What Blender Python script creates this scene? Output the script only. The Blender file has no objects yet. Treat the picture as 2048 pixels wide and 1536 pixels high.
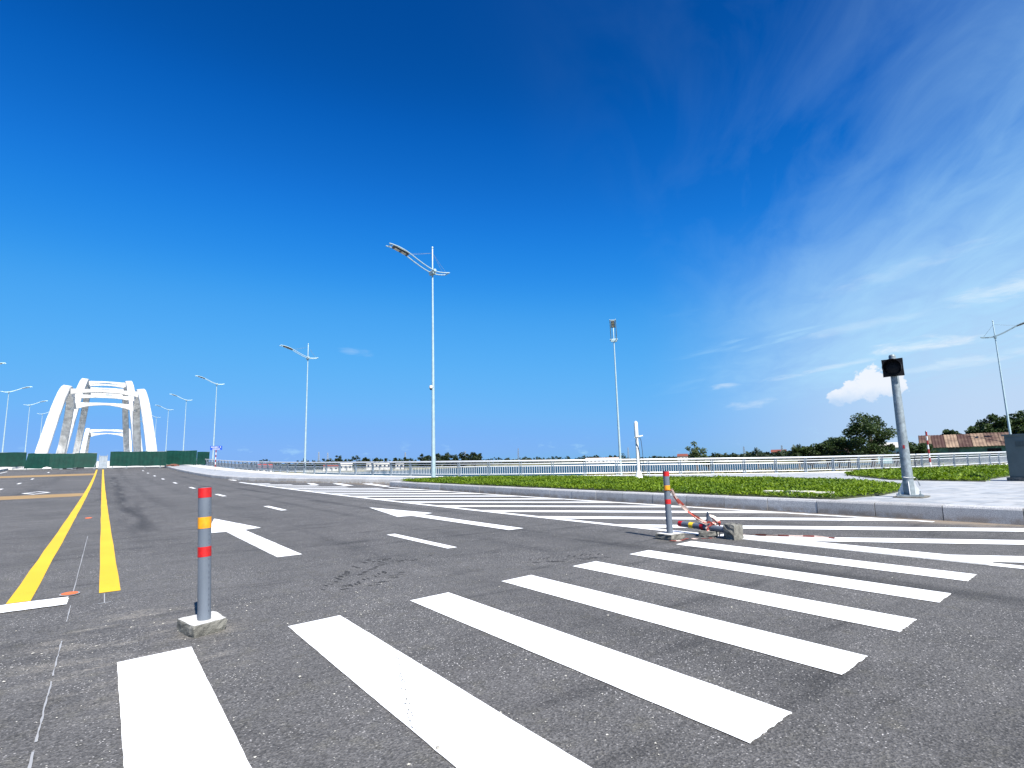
import bpy, math, random
import numpy as np
from mathutils import Vector, Matrix
R = math.radians
random.seed(7)
rng = np.random.default_rng(7)
scn = bpy.context.scene
C = scn.collection

# ------------------------------------------------------------------ camera
EYE = 1.136
YAW, PIT, ROLL = 0.6420, 0.1437, 0.0258
w = Vector((math.sin(YAW)*math.cos(PIT), math.cos(YAW)*math.cos(PIT), math.sin(PIT)))
r0 = Vector((math.cos(YAW), -math.sin(YAW), 0)); u0 = r0.cross(w)
r = r0*math.cos(ROLL) - u0*math.sin(ROLL); u = u0*math.cos(ROLL) + r0*math.sin(ROLL)
cam = bpy.data.cameras.new('camera'); camo = bpy.data.objects.new('camera', cam); C.objects.link(camo)
m = Matrix.Identity(4)
for i in range(3):
    m[i][0] = r[i]; m[i][1] = u[i]; m[i][2] = -w[i]
m[2][3] = EYE
camo.matrix_world = m
cam.sensor_width = 36; cam.lens = 36*1084.7/2048; cam.clip_end = 9000; cam.clip_start = 0.05
scn.camera = camo

# ------------------------------------------------------------------ sky, sun, exposure
SUN_EL, SUN_HEAD = R(46), R(8)          # shadows fall towards heading 8 deg (clockwise from +Y)
tosun = Vector((-math.sin(SUN_HEAD)*math.cos(SUN_EL), -math.cos(SUN_HEAD)*math.cos(SUN_EL), math.sin(SUN_EL)))
sl = bpy.data.lights.new('sun', 'SUN'); sl.energy = 5.0; sl.angle = R(0.53); sl.color = (1, .965, .91)
so = bpy.data.objects.new('sun', sl); C.objects.link(so); so.location = (0, -20, 40)
so.rotation_euler = tosun.to_track_quat('Z', 'Y').to_euler()
scn.view_settings.view_transform = 'Standard'; scn.view_settings.look = 'None'
scn.view_settings.exposure = 1.1; scn.view_settings.gamma = 1.0; scn.view_settings.use_curve_mapping = False

world = bpy.data.worlds.new('World'); scn.world = world; world.use_nodes = True
nt = world.node_tree; nt.nodes.clear()
def N(tree, t, **kw):
    n = tree.nodes.new(t)
    for k, v in kw.items():
        if k == 'inp':
            for a, b in v.items(): n.inputs[a].default_value = b
        else: setattr(n, k, v)
    return n
def math_(tree, op, a, b=None, c=None, clamp=False):
    n = tree.nodes.new('ShaderNodeMath'); n.operation = op; n.use_clamp = clamp
    for i, v in enumerate((a, b, c)):
        if v is None: continue
        if isinstance(v, (int, float)): n.inputs[i].default_value = v
        else: tree.links.new(v, n.inputs[i])
    return n.outputs[0]
def ramp_(tree, v, a, b, lo=0., hi=1., smooth=True):
    n = tree.nodes.new('ShaderNodeMapRange'); n.interpolation_type = 'SMOOTHSTEP' if smooth else 'LINEAR'
    n.clamp = True
    tree.links.new(v, n.inputs[0])
    for i, x in zip((1, 2, 3, 4), (a, b, lo, hi)): n.inputs[i].default_value = x
    return n.outputs[0]
def mixc(tree, f, a, b, mode='MIX'):
    n = tree.nodes.new('ShaderNodeMix'); n.data_type = 'RGBA'; n.blend_type = mode
    for s, v in ((0, f), (6, a), (7, b)):
        if isinstance(v, (int, float)): n.inputs[s].default_value = v
        elif isinstance(v, tuple): n.inputs[s].default_value = (*v, 1) if len(v) == 3 else v
        else: tree.links.new(v, n.inputs[s])
    return n.outputs[2]
def noise_(tree, vec, scale, detail=4, rough=.55, dist=0.):
    n = tree.nodes.new('ShaderNodeTexNoise'); n.inputs['Scale'].default_value = scale
    n.inputs['Detail'].default_value = detail; n.inputs['Roughness'].default_value = rough
    n.inputs['Distortion'].default_value = dist
    if vec is not None: tree.links.new(vec, n.inputs['Vector'])
    return n.outputs[0]
def comb(tree, x, y, z=0.):
    n = tree.nodes.new('ShaderNodeCombineXYZ')
    for i, v in enumerate((x, y, z)):
        if isinstance(v, (int, float)): n.inputs[i].default_value = v
        else: tree.links.new(v, n.inputs[i])
    return n.outputs[0]

sky = N(nt, 'ShaderNodeTexSky', sky_type='NISHITA', sun_disc=False)
sky.sun_elevation = SUN_EL; sky.sun_rotation = math.pi + SUN_HEAD
sky.altitude = 0; sky.air_density = 1.0; sky.dust_density = 0.35; sky.ozone_density = 4.0
vs0 = N(nt, 'ShaderNodeVectorMath', operation='SCALE'); vs0.inputs['Scale'].default_value = .1
nt.links.new(sky.outputs[0], vs0.inputs[0])
cv = N(nt, 'ShaderNodeRGBCurve'); nt.links.new(vs0.outputs[0], cv.inputs['Color'])
def curve(c, pts):
    k = cv.mapping.curves[c]
    k.points[0].location = pts[0]; k.points[1].location = pts[-1]
    for p in pts[1:-1]: k.points.new(*p)
curve(0, [(0, 0), (.07, .001), (.09, .004), (.135, .021), (.2, .071), (.4, .155), (.65, .215), (1, .3)])
curve(1, [(0, 0), (.12, .069), (.16, .13), (.24, .26), (.35, .39), (.6, .475), (.78, .465), (1, .54)])
curve(2, [(0, 0), (.24, .33), (.31, .55), (.43, .80), (.58, .90), (.8, .95), (1, 1)])
cv.mapping.update()
gam = N(nt, 'ShaderNodeVectorMath', operation='SCALE'); gam.inputs['Scale'].default_value = 10/2**1.1
nt.links.new(cv.outputs[0], gam.inputs[0])
tc = N(nt, 'ShaderNodeTexCoord'); sep = N(nt, 'ShaderNodeSeparateXYZ'); nt.links.new(tc.outputs['Generated'], sep.inputs[0])
dx, dy, dz = sep.outputs
az = math_(nt, 'ARCTAN2', dx, dy); el = math_(nt, 'ARCSINE', dz)
zc = math_(nt, 'MAXIMUM', dz, 0.035)
px_ = math_(nt, 'DIVIDE', dx, zc); py_ = math_(nt, 'DIVIDE', dy, zc)      # a flat cloud layer overhead
# high cirrus, combed along bearing 56 degrees
sA = math_(nt, 'ADD', math_(nt, 'MULTIPLY', px_, .827), math_(nt, 'MULTIPLY', py_, .562))
vA = math_(nt, 'SUBTRACT', math_(nt, 'MULTIPLY', px_, .562), math_(nt, 'MULTIPLY', py_, .827))
n1 = noise_(nt, comb(nt, math_(nt, 'MULTIPLY', sA, .20), math_(nt, 'MULTIPLY', vA, .95), 3.1), 1.5, 7, .55, .35)
n2 = noise_(nt, comb(nt, math_(nt, 'MULTIPLY', sA, .6), math_(nt, 'MULTIPLY', vA, 1.5), 9.4), 2.3, 8, .6, .7)
mask = ramp_(nt, vA, -.55, 1.7)
cir = math_(nt, 'ADD', math_(nt, 'MULTIPLY', n1, .55), math_(nt, 'MULTIPLY', n2, .45))
cir = math_(nt, 'ADD', cir, math_(nt, 'MULTIPLY', mask, .17))
cir = math_(nt, 'MULTIPLY', ramp_(nt, cir, .45, .80, smooth=False), mask)
cir = math_(nt, 'MULTIPLY', math_(nt, 'MULTIPLY', cir, ramp_(nt, el, .62, .12, .55, .78)), ramp_(nt, el, .06, .15))
# streaky mid clouds low in the sky
n3 = noise_(nt, comb(nt, math_(nt, 'MULTIPLY', az, 3.2), math_(nt, 'MULTIPLY', math_(nt, 'SUBTRACT', el, math_(nt, 'MULTIPLY', az, .13)), 30.), 1.7), 1.6, 7, .6, .35)
band = math_(nt, 'MULTIPLY', ramp_(nt, el, .06, .12), ramp_(nt, el, .30, .16))
strk = math_(nt, 'MULTIPLY', math_(nt, 'MULTIPLY', ramp_(nt, n3, .53, .72), band), ramp_(nt, az, .85, 1.2))
# cumulus: heaps low over the horizon
def heap(cs, seed):
    d = None
    for a0, e0, sa, se in cs:
        ua = math_(nt, 'DIVIDE', math_(nt, 'SUBTRACT', az, R(a0)), R(sa)); ue = math_(nt, 'DIVIDE', math_(nt, 'SUBTRACT', el, R(e0)), R(se))
        q = math_(nt, 'SQRT', math_(nt, 'ADD', math_(nt, 'MULTIPLY', ua, ua), math_(nt, 'MULTIPLY', ue, ue)))
        d = q if d is None else math_(nt, 'SMOOTH_MIN', d, q, .25)
    nn = noise_(nt, comb(nt, math_(nt, 'MULTIPLY', az, 75.), math_(nt, 'MULTIPLY', el, 80.), seed), 1., 7, .6, .25)
    nb_ = noise_(nt, comb(nt, math_(nt, 'MULTIPLY', az, 150.), math_(nt, 'MULTIPLY', el, 150.), seed+3), 1., 5, .6, .0)
    d = math_(nt, 'ADD', d, math_(nt, 'MULTIPLY', math_(nt, 'SUBTRACT', nn, .5), -1.25))
    d = math_(nt, 'ADD', d, math_(nt, 'MULTIPLY', math_(nt, 'SUBTRACT', nb_, .5), -.4))
    foot = ramp_(nt, math_(nt, 'ADD', el, math_(nt, 'MULTIPLY', nn, .02)), R(4.4), R(6.6))
    return math_(nt, 'MULTIPLY', ramp_(nt, d, 1., .8), foot)
p1 = heap([(70.5, 6.1, 1.3, 1.6), (71.9, 5.8, 1.3, 1.1), (69.0, 5.5, 1.0, 1.1), (67.8, 5.0, .9, .8)], 2.2)
n4 = noise_(nt, comb(nt, math_(nt, 'MULTIPLY', az, 16.), math_(nt, 'MULTIPLY', el, 34.), 5.5), 1.6, 6, .6, .2)
low = math_(nt, 'MULTIPLY', ramp_(nt, n4, .58, .74), math_(nt, 'MULTIPLY', ramp_(nt, el, .0, .012), ramp_(nt, el, .05, .018)))
low = math_(nt, 'MULTIPLY', low, .55)
# the general milky veil of the clouded side
veil = math_(nt, 'MULTIPLY', math_(nt, 'MULTIPLY', ramp_(nt, az, .86, 1.38), ramp_(nt, el, .42, .06)), .86)
def lens(a0, e0, sa, se, tilt, k_):
    da = math_(nt, 'SUBTRACT', az, R(a0)); ua = math_(nt, 'DIVIDE', da, R(sa))
    ue = math_(nt, 'DIVIDE', math_(nt, 'SUBTRACT', math_(nt, 'SUBTRACT', el, R(e0)), math_(nt, 'MULTIPLY', da, tilt)), R(se))
    d = math_(nt, 'ADD', math_(nt, 'MULTIPLY', ua, ua), math_(nt, 'MULTIPLY', ue, ue))
    d = math_(nt, 'ADD', d, math_(nt, 'MULTIPLY', math_(nt, 'SUBTRACT', noise_(nt, comb(nt, math_(nt, 'MULTIPLY', az, 14.), math_(nt, 'MULTIPLY', el, 60.), a0), 1.3, 7, .62, .4), .5), -4.2))
    return math_(nt, 'MULTIPLY', ramp_(nt, d, 1.1, -.7), k_)
cl = math_(nt, 'MAXIMUM', cir, math_(nt, 'MULTIPLY', strk, .72))
ln = None
for q in ((74.4, 9.0, 4.2, .75, .04, .8), (66.5, 7.7, 5.5, .32, .12, .55), (58.3, 6.9, 1.5, .35, .05, .45), (20.5, 11.6, 1.9, .5, -.1, .2), (60.5, 5.0, 2.6, .5, .1, .35), (81., 12.5, 5., .9, .1, .55), (77.5, 7.2, 6., .5, .08, .4), (70., 11.2, 6., .5, .1, .2), (84., 9.4, 4., .7, .1, .65), (74., 15.5, 6.5, .7, .16, .15)):
    ln = lens(*q) if ln is None else math_(nt, 'MAXIMUM', ln, lens(*q))
cl = math_(nt, 'MAXIMUM', cl, low)
SKYS = 0.1
base = gam.outputs[0]
base = mixc(nt, veil, base, (2.75, 3.4, 4.3))
base = mixc(nt, cl, base, (2.1, 3.55, 4.7))
base = mixc(nt, ln, base, (3.9, 4.35, 4.7))
base = mixc(nt, math_(nt, 'MULTIPLY', p1, .85), base, (4.4, 4.5, 4.75))
bg = N(nt, 'ShaderNodeBackground'); bg.inputs['Strength'].default_value = SKYS
nt.links.new(base, bg.inputs['Color'])
wo = N(nt, 'ShaderNodeOutputWorld'); nt.links.new(bg.outputs[0], wo.inputs[0])

# ------------------------------------------------------------------ helpers
def zr(Y):                                  # level of the carriageway: rises towards the bridge
    if Y <= 0: return 0.
    if Y <= 85: return .00019*Y*Y
    z85, s = .00019*85*85, .0323
    if Y <= 150: return z85 + s*(Y-85)
    t = min(Y, 330)-150
    return z85 + s*65 + s*t - s/160*t*t
def zp(X, Y): return zr(Y) + .25 - .0105*min(24, max(0, X-11.2))   # level of the raised pavement

class MB:
    def __init__(s): s.v = []; s.f = []; s.mi = []; s.cur = 0
    def add(s, vs, fs):
        o = len(s.v); s.v += [tuple(p) for p in vs]
        for f in fs: s.f.append([o+i for i in f]); s.mi.append(s.cur)
        return s
    def box(s, c, d, rz=0., M=None):
        hx, hy, hz = d[0]/2, d[1]/2, d[2]/2
        vs = [Vector((x*hx, y*hy, z*hz)) for z in (-1, 1) for y in (-1, 1) for x in (-1, 1)]
        if rz:
            q = Matrix.Rotation(rz, 3, 'Z'); vs = [q @ v for v in vs]
        if M is not None: vs = [M @ v for v in vs]
        c = Vector(c)
        return s.add([v+c for v in vs], [(0,2,3,1),(4,5,7,6),(0,1,5,4),(2,6,7,3),(0,4,6,2),(1,3,7,5)])
    def bar(s, a, b, wdt, hgt, up=(0,0,1)):
        a, b = Vector(a), Vector(b); d = (b-a).normalized(); up = Vector(up)
        sd = d.cross(up)
        if sd.length < 1e-4: sd = d.cross(Vector((1,0,0)))
        sd.normalize(); up = sd.cross(d).normalized()
        vs = [p + sd*x*wdt/2 + up*z*hgt/2 for p in (a, b) for z in (-1, 1) for x in (-1, 1)]
        return s.add(vs, [(0,1,3,2),(4,6,7,5),(0,4,5,1),(2,3,7,6),(0,2,6,4),(1,5,7,3)])
    def tube(s, pts, rad, n=8, cap=True, closed=False):
        pts = [Vector(p) for p in pts]; k = len(pts)
        if not hasattr(rad, '__len__'): rad = [rad]*k
        prev = None; vs = []
        for i in range(k):
            d = (pts[min(i+1, k-1)] - pts[max(i-1, 0)])
            if d.length < 1e-9: d = Vector((0,0,1))
            d.normalize()
            if prev is None:
                a = d.cross(Vector((0,0,1)))
                if a.length < 1e-3: a = d.cross(Vector((1,0,0)))
            else: a = prev - d*prev.dot(d)
            a.normalize(); prev = a; b = d.cross(a)
            for j in range(n):
                t = 2*math.pi*j/n
                vs.append(pts[i] + (a*math.cos(t) + b*math.sin(t))*rad[i])
        fs = [(i*n+j, i*n+(j+1) % n, (i+1)*n+(j+1) % n, (i+1)*n+j) for i in range(k-1) for j in range(n)]
        if cap: fs += [tuple(range(n))[::-1], tuple(range((k-1)*n, k*n))]
        return s.add(vs, fs)
    def lathe(s, prof, n=16, c=(0,0,0)):
        c = Vector(c); k = len(prof)
        vs = [c + Vector((rr*math.cos(2*math.pi*j/n), rr*math.sin(2*math.pi*j/n), z)) for rr, z in prof for j in range(n)]
        fs = [(i*n+j, i*n+(j+1) % n, (i+1)*n+(j+1) % n, (i+1)*n+j) for i in range(k-1) for j in range(n)]
        fs += [tuple(range(n))[::-1], tuple(range((k-1)*n, k*n))]
        return s.add(vs, fs)
    def prism(s, poly, z0, z1):
        k = len(poly)
        zz = lambda z, p: z(*p) if callable(z) else z
        vs = [(x, y, zz(z0, (x, y))) for x, y in poly] + [(x, y, zz(z1, (x, y))) for x, y in poly]
        fs = [tuple(range(k))[::-1], tuple(range(k, 2*k))] + [(i, (i+1) % k, k+(i+1) % k, k+i) for i in range(k)]
        return s.add(vs, fs)
    def build(s, name, mat, parent=None, smooth=False, loc=None, rot=None):
        me = bpy.data.meshes.new(name); me.from_pydata(s.v, [], s.f)
        mats = mat if isinstance(mat, (list, tuple)) else [mat]
        for mm in mats: me.materials.append(mm)
        if len(mats) > 1: me.polygons.foreach_set('material_index', s.mi)
        if smooth:
            me.polygons.foreach_set('use_smooth', [True]*len(me.polygons))
            try: me.set_sharp_from_angle(angle=R(38))
            except Exception: pass
        me.update()
        return link(name, me, parent, loc, rot)
def link(name, me, parent=None, loc=None, rot=None):
    o = bpy.data.objects.new(name, me); C.objects.link(o)
    if parent is not None: o.parent = parent
    if loc is not None: o.location = loc
    if rot is not None: o.rotation_euler = rot
    return o
def tag(o, label=None, cat=None, group=None, kind=None):
    for k, v in (('label', label), ('category', cat), ('group', group), ('kind', kind)):
        if v: o[k] = v
    return o
def thing(name, label, cat, loc, rz=0., group=None):
    o = bpy.data.objects.new(name, None); C.objects.link(o); o.location = loc; o.rotation_euler = (0, 0, rz)
    o.empty_display_size = .3
    return tag(o, label, cat, group)
def copy_tree(o, parent=None):
    c = o.copy(); C.objects.link(c); c.parent = parent
    for ch in [x for x in bpy.data.objects if x.parent == o]: copy_tree(ch, c)
    return c
def spline(P, step):
    P = [Vector(p) for p in P]; out = []
    for i in range(len(P)-1):
        p0, p1, p2, p3 = P[max(i-1, 0)], P[i], P[i+1], P[min(i+2, len(P)-1)]
        for j in range(24):
            t = j/24
            out.append(.5*((2*p1)+(p2-p0)*t+(2*p0-5*p1+4*p2-p3)*t*t+(3*p1-p0-3*p2+p3)*t**3))
    out.append(P[-1])
    L = [0.]
    for a, b in zip(out, out[1:]): L.append(L[-1]+(b-a).length)
    n = max(2, round(L[-1]/step)); res = []; k = 0
    for i in range(n+1):
        s = L[-1]*i/n
        while k < len(L)-2 and L[k+1] < s: k += 1
        t = (s-L[k])/max(1e-9, L[k+1]-L[k]); res.append(out[k].lerp(out[k+1], min(1, t)))
    return res
def polar(b, d): return d*math.sin(R(b)), d*math.cos(R(b))

# ------------------------------------------------------------------ materials
def newmat(name):
    mt = bpy.data.materials.new(name); mt.use_nodes = True; t = mt.node_tree
    return mt, t, t.nodes['Principled BSDF']
def simple(name, col, rough=.6, metal=0., scale=6., amt=.25, bump=0., bscale=60., col2=None, rnd=0., spec=.5, streak=None):
    mt, t, b = newmat(name)
    tcn = N(t, 'ShaderNodeTexCoord'); vec = tcn.outputs['Object']
    if streak:
        mp = N(t, 'ShaderNodeMapping'); mp.inputs['Scale'].default_value = streak; t.links.new(vec, mp.inputs[0]); vec = mp.outputs[0]
    n = ramp_(t, noise_(t, vec, scale, 6, .6), .3, .7)
    dark = col2 if col2 else tuple(c*(1-amt) for c in col)
    c = mixc(t, n, dark, tuple(min(1, x*(1+amt*.25)) for x in col) if not col2 else col)
    if rnd:
        oi = N(t, 'ShaderNodeObjectInfo')
        f = ramp_(t, oi.outputs['Random'], 0, 1, 1-rnd, 1+rnd*.4, False)
        c = mixc(t, 1., c, comb(t, f, f, f), 'MULTIPLY')
    t.links.new(c, b.inputs['Base Color']); b.inputs['Roughness'].default_value = rough; b.inputs['Metallic'].default_value = metal
    b.inputs['Specular IOR Level'].default_value = spec
    if bump:
        bn = N(t, 'ShaderNodeBump'); bn.inputs['Strength'].default_value = bump; bn.inputs['Distance'].default_value = .01
        t.links.new(noise_(t, tcn.outputs['Object'], bscale, 5, .65), bn.inputs['Height']); t.links.new(bn.outputs[0], b.inputs['Normal'])
    return mt
def asphalt():
    mt, t, b = newmat('asphalt')
    g = N(t, 'ShaderNodeNewGeometry'); pos = g.outputs['Position']
    sp = N(t, 'ShaderNodeSeparateXYZ'); t.links.new(pos, sp.inputs[0]); X, Y, _ = sp.outputs
    big = noise_(t, pos, .22, 6, .6)
    mid = noise_(t, pos, 2.3, 6, .65)
    fine = noise_(t, pos, 75., 3, .7)
    vo = N(t, 'ShaderNodeTexVoronoi'); vo.inputs['Scale'].default_value = 105.; t.links.new(pos, vo.inputs['Vector'])
    sc = N(t, 'ShaderNodeSeparateColor'); t.links.new(vo.outputs['Color'], sc.inputs[0])
    v = math_(t, 'ADD', .064, math_(t, 'MULTIPLY', ramp_(t, big, .3, .7), .024))
    v = math_(t, 'ADD', v, math_(t, 'MULTIPLY', math_(t, 'SUBTRACT', mid, .5), .06))
    v = math_(t, 'ADD', v, math_(t, 'MULTIPLY', math_(t, 'SUBTRACT', sc.outputs[0], .45), .062))
    v = math_(t, 'MULTIPLY', v, ramp_(t, fine, .22, .78, .38, 1.62, False))
    # pale stones of the aggregate
    st = math_(t, 'MULTIPLY', ramp_(t, sc.outputs[1], .91, .94), ramp_(t, vo.outputs['Distance'], .5, .3))
    patch = ramp_(t, noise_(t, pos, .8, 4), .4, .62, .25, 1.)
    v = math_(t, 'ADD', v, math_(t, 'MULTIPLY', math_(t, 'MULTIPLY', st, patch), .42))
    # rubber laid down along the wheel paths
    def path(x0, wd, y0, y1, k):
        q = math_(t, 'DIVIDE', math_(t, 'SUBTRACT', X, x0), wd); q = math_(t, 'POWER', 2.718, math_(t, 'MULTIPLY', math_(t, 'MULTIPLY', q, q), -1.))
        nz = ramp_(t, noise_(t, comb(t, math_(t, 'MULTIPLY', X, 3.), math_(t, 'MULTIPLY', Y, .35), x0), 1., 5), .33, .62)
        q = math_(t, 'MULTIPLY', math_(t, 'MULTIPLY', q, nz), math_(t, 'MULTIPLY', ramp_(t, Y, y0, y0+6), ramp_(t, Y, y1+8, y1)))
        return math_(t, 'SUBTRACT', 1., math_(t, 'MULTIPLY', q, k))
    for a in ((5.62, .17, -8, 60, .55), (6.55, .14, 4, 40, .35), (4.6, .12, 2, 60, .3), (.66, .32, 9, 60, .6), (.0, .25, 20, 60, .35), (1.5, .3, 16, 90, .3), (2.9, .25, -4, 70, .22), (-3.2, .4, 18, 90, .3), (9.2, .3, -6, 14, .25)):
        v = math_(t, 'MULTIPLY', v, path(*a))
    # cross drag marks
    dr = noise_(t, comb(t, math_(t, 'MULTIPLY', math_(t, 'ADD', X, math_(t, 'MULTIPLY', Y, .35)), .5), math_(t, 'MULTIPLY', Y, 3.2), 4.), 1.2, 5, .6)
    v = math_(t, 'MULTIPLY', v, ramp_(t, dr, .54, .72, 1., .62))
    col = mixc(t, 1., comb(t, v, v, v), (1.03, .985, .945), 'MULTIPLY')
    col = mixc(t, ramp_(t, noise_(t, pos, 6., 5, .7), .5, .72), col, mixc(t, 1., col, (1.0, .99, .9), 'MULTIPLY'))
    # dust and sand
    dn = noise_(t, comb(t, math_(t, 'MULTIPLY', X, 1.1), math_(t, 'MULTIPLY', Y, 3.6), 2.), 1.5, 7, .65)
    rX = math_(t, 'DIVIDE', math_(t, 'SUBTRACT', X, .25), .8); rY = math_(t, 'DIVIDE', math_(t, 'SUBTRACT', Y, 4.6), 1.5)
    near = ramp_(t, math_(t, 'ADD', math_(t, 'MULTIPLY', rX, rX), math_(t, 'MULTIPLY', rY, rY)), 1., .1)
    dust = math_(t, 'MULTIPLY', ramp_(t, dn, .47, .64), near)
    grain = ramp_(t, fine, .35, .65)
    dust = math_(t, 'MULTIPLY', math_(t, 'MULTIPLY', dust, grain), .95)
    col = mixc(t, dust, col, (.22, .20, .17))
    kd = math_(t, 'MULTIPLY', ramp_(t, X, 10.2, 11.15), ramp_(t, Y, 10., 3.5))
    kn = ramp_(t, noise_(t, pos, 1.4, 6, .65), .36, .6)
    col = mixc(t, math_(t, 'MULTIPLY', math_(t, 'MULTIPLY', kd, kn), .85), col, (.23, .185, .14))
    kd2 = math_(t, 'MULTIPLY', ramp_(t, X, 11.0, 11.2), kn)
    col = mixc(t, math_(t, 'MULTIPLY', kd2, .6), col, (.16, .12, .08))
    t.links.new(col, b.inputs['Base Color']); b.inputs['Roughness'].default_value = .85; b.inputs['Specular IOR Level'].default_value = .42
    bn = N(t, 'ShaderNodeBump'); bn.inputs['Strength'].default_value = .55; bn.inputs['Distance'].default_value = .006
    t.links.new(math_(t, 'ADD', fine, vo.outputs['Distance']), bn.inputs['Height']); t.links.new(bn.outputs[0], b.inputs['Normal'])
    return mt
def paint(name, col, wear=.5, dirty=(.08, .075, .07)):
    mt, t, b = newmat(name)
    g = N(t, 'ShaderNodeNewGeometry'); pos = g.outputs['Position']
    a = noise_(t, pos, 1.3, 6, .6); f = noise_(t, pos, 60., 4, .7)
    wr = math_(t, 'MULTIPLY', ramp_(t, a, .56, .72), ramp_(t, f, .5, .62))
    sp = ramp_(t, noise_(t, pos, 34., 2, .5), .74, .78)
    wr = math_(t, 'MAXIMUM', math_(t, 'MULTIPLY', wr, wear), math_(t, 'MULTIPLY', sp, .5*wear+.15))
    st = ramp_(t, noise_(t, pos, .7, 5), .35, .7)
    c = mixc(t, st, tuple(x*.9 for x in col), col)
    sx = N(t, 'ShaderNodeSeparateXYZ'); t.links.new(pos, sx.inputs[0])
    tr_ = noise_(t, comb(t, math_(t, 'MULTIPLY', sx.outputs[0], 5.), math_(t, 'MULTIPLY', sx.outputs[1], .8), 0.), 1., 4, .6)
    c = mixc(t, math_(t, 'MULTIPLY', math_(t, 'MULTIPLY', ramp_(t, tr_, .55, .75), ramp_(t, f, .4, .6)), .30*wear+.12), c, tuple(x*.55 for x in col))
    c = mixc(t, wr, c, dirty)
    t.links.new(c, b.inputs['Base Color']); b.inputs['Roughness'].default_value = .65
    bn = N(t, 'ShaderNodeBump'); bn.inputs['Strength'].default_value = .25; bn.inputs['Distance'].default_value = .003
    t.links.new(f, bn.inputs['Height']); t.links.new(bn.outputs[0], b.inputs['Normal'])
    return mt
def paving():
    mt, t, b = newmat('granite_paving')
    g = N(t, 'ShaderNodeNewGeometry'); pos = g.outputs['Position']
    br = N(t, 'ShaderNodeTexBrick'); br.inputs['Scale'].default_value = 1.; br.inputs['Brick Width'].default_value = .6; br.inputs['Row Height'].default_value = .4
    br.inputs['Mortar Size'].default_value = .016; br.inputs['Color1'].default_value = (.32, .335, .35, 1); br.inputs['Color2'].default_value = (.22, .235, .25, 1)
    br.inputs['Mortar'].default_value = (.2, .2, .2, 1); t.links.new(pos, br.inputs['Vector'])
    n = ramp_(t, noise_(t, pos, 2.2, 7, .65), .40, .62)
    c = mixc(t, math_(t, 'MULTIPLY', n, .75), br.outputs['Color'], (.42, .41, .39))
    c = mixc(t, math_(t, 'MULTIPLY', ramp_(t, noise_(t, pos, 40., 3, .6), .5, .75), .3), c, (.22, .22, .23))
    t.links.new(c, b.inputs['Base Color']); b.inputs['Roughness'].default_value = .6
    return mt
def kerbmat():
    mt, t, b = newmat('kerb_granite')
    tcn = N(t, 'ShaderNodeTexCoord'); ob = tcn.outputs['Object']; g = N(t, 'ShaderNodeNewGeometry'); pos = g.outputs['Position']
    sp = N(t, 'ShaderNodeSeparateXYZ'); t.links.new(ob, sp.inputs[0])
    speck = ramp_(t, noise_(t, pos, 90., 2, .6), .35, .7)
    c = mixc(t, speck, (.25, .25, .255), (.52, .515, .505))
    st = ramp_(t, noise_(t, comb(t, sp.outputs[1], math_(t, 'MULTIPLY', sp.outputs[2], .3), 0.), 7., 5, .6), .45, .75)
    c = mixc(t, math_(t, 'MULTIPLY', st, .35), c, (.19, .185, .18))
    big = ramp_(t, noise_(t, pos, .8, 5), .4, .7); c = mixc(t, math_(t, 'MULTIPLY', big, .3), c, (.27, .25, .23))
    foot = math_(t, 'MULTIPLY', ramp_(t, sp.outputs[2], .13, .04), ramp_(t, noise_(t, pos, 3.5, 5, .65), .38, .58))
    c = mixc(t, math_(t, 'MULTIPLY', foot, .6), c, (.2, .15, .1))
    oi = N(t, 'ShaderNodeObjectInfo'); f = ramp_(t, oi.outputs['Random'], 0, 1, .85, 1.08, False)
    c = mixc(t, 1., c, comb(t, f, f, f), 'MULTIPLY')
    t.links.new(c, b.inputs['Base Color']); b.inputs['Roughness'].default_value = .75
    return mt
def leafmat(name, c1, c2, tr=.35):
    mt, t, b = newmat(name)
    g = N(t, 'ShaderNodeNewGeometry'); n = noise_(t, g.outputs['Position'], .9, 4)
    rp = g.outputs['Random Per Island']
    f = math_(t, 'ADD', math_(t, 'MULTIPLY', ramp_(t, n, .3, .7), .5), math_(t, 'MULTIPLY', rp, .5))
    c = mixc(t, f, c1, c2); t.links.new(c, b.inputs['Base Color']); b.inputs['Roughness'].default_value = .55; b.inputs['Specular IOR Level'].default_value = .25
    td = N(t, 'ShaderNodeBsdfTranslucent'); t.links.new(mixc(t, 1., c, (1.1, 1.2, .5), 'MULTIPLY'), td.inputs[0])
    ms = N(t, 'ShaderNodeMixShader'); ms.inputs[0].default_value = tr
    t.links.new(b.outputs[0], ms.inputs[1]); t.links.new(td.outputs[0], ms.inputs[2]); t.links.new(ms.outputs[0], t.nodes['Material Output'].inputs[0])
    return mt
def rustmat():
    mt, t, b = newmat('rusted_tin')
    tcn = N(t, 'ShaderNodeTexCoord'); oi = N(t, 'ShaderNodeObjectInfo')
    v = N(t, 'ShaderNodeVectorMath', operation='ADD'); t.links.new(tcn.outputs['Object'], v.inputs[0]); t.links.new(oi.outputs['Location'], v.inputs[1])
    n = ramp_(t, math_(t, 'ADD', noise_(t, v.outputs[0], .45, 7, .65), math_(t, 'MULTIPLY', oi.outputs['Random'], .5)), .55, 1.0)
    c = mixc(t, n, (.045, .017, .012), (.26, .18, .12)); t.links.new(c, b.inputs['Base Color']); b.inputs['Roughness'].default_value = .8
    return mt
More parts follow.
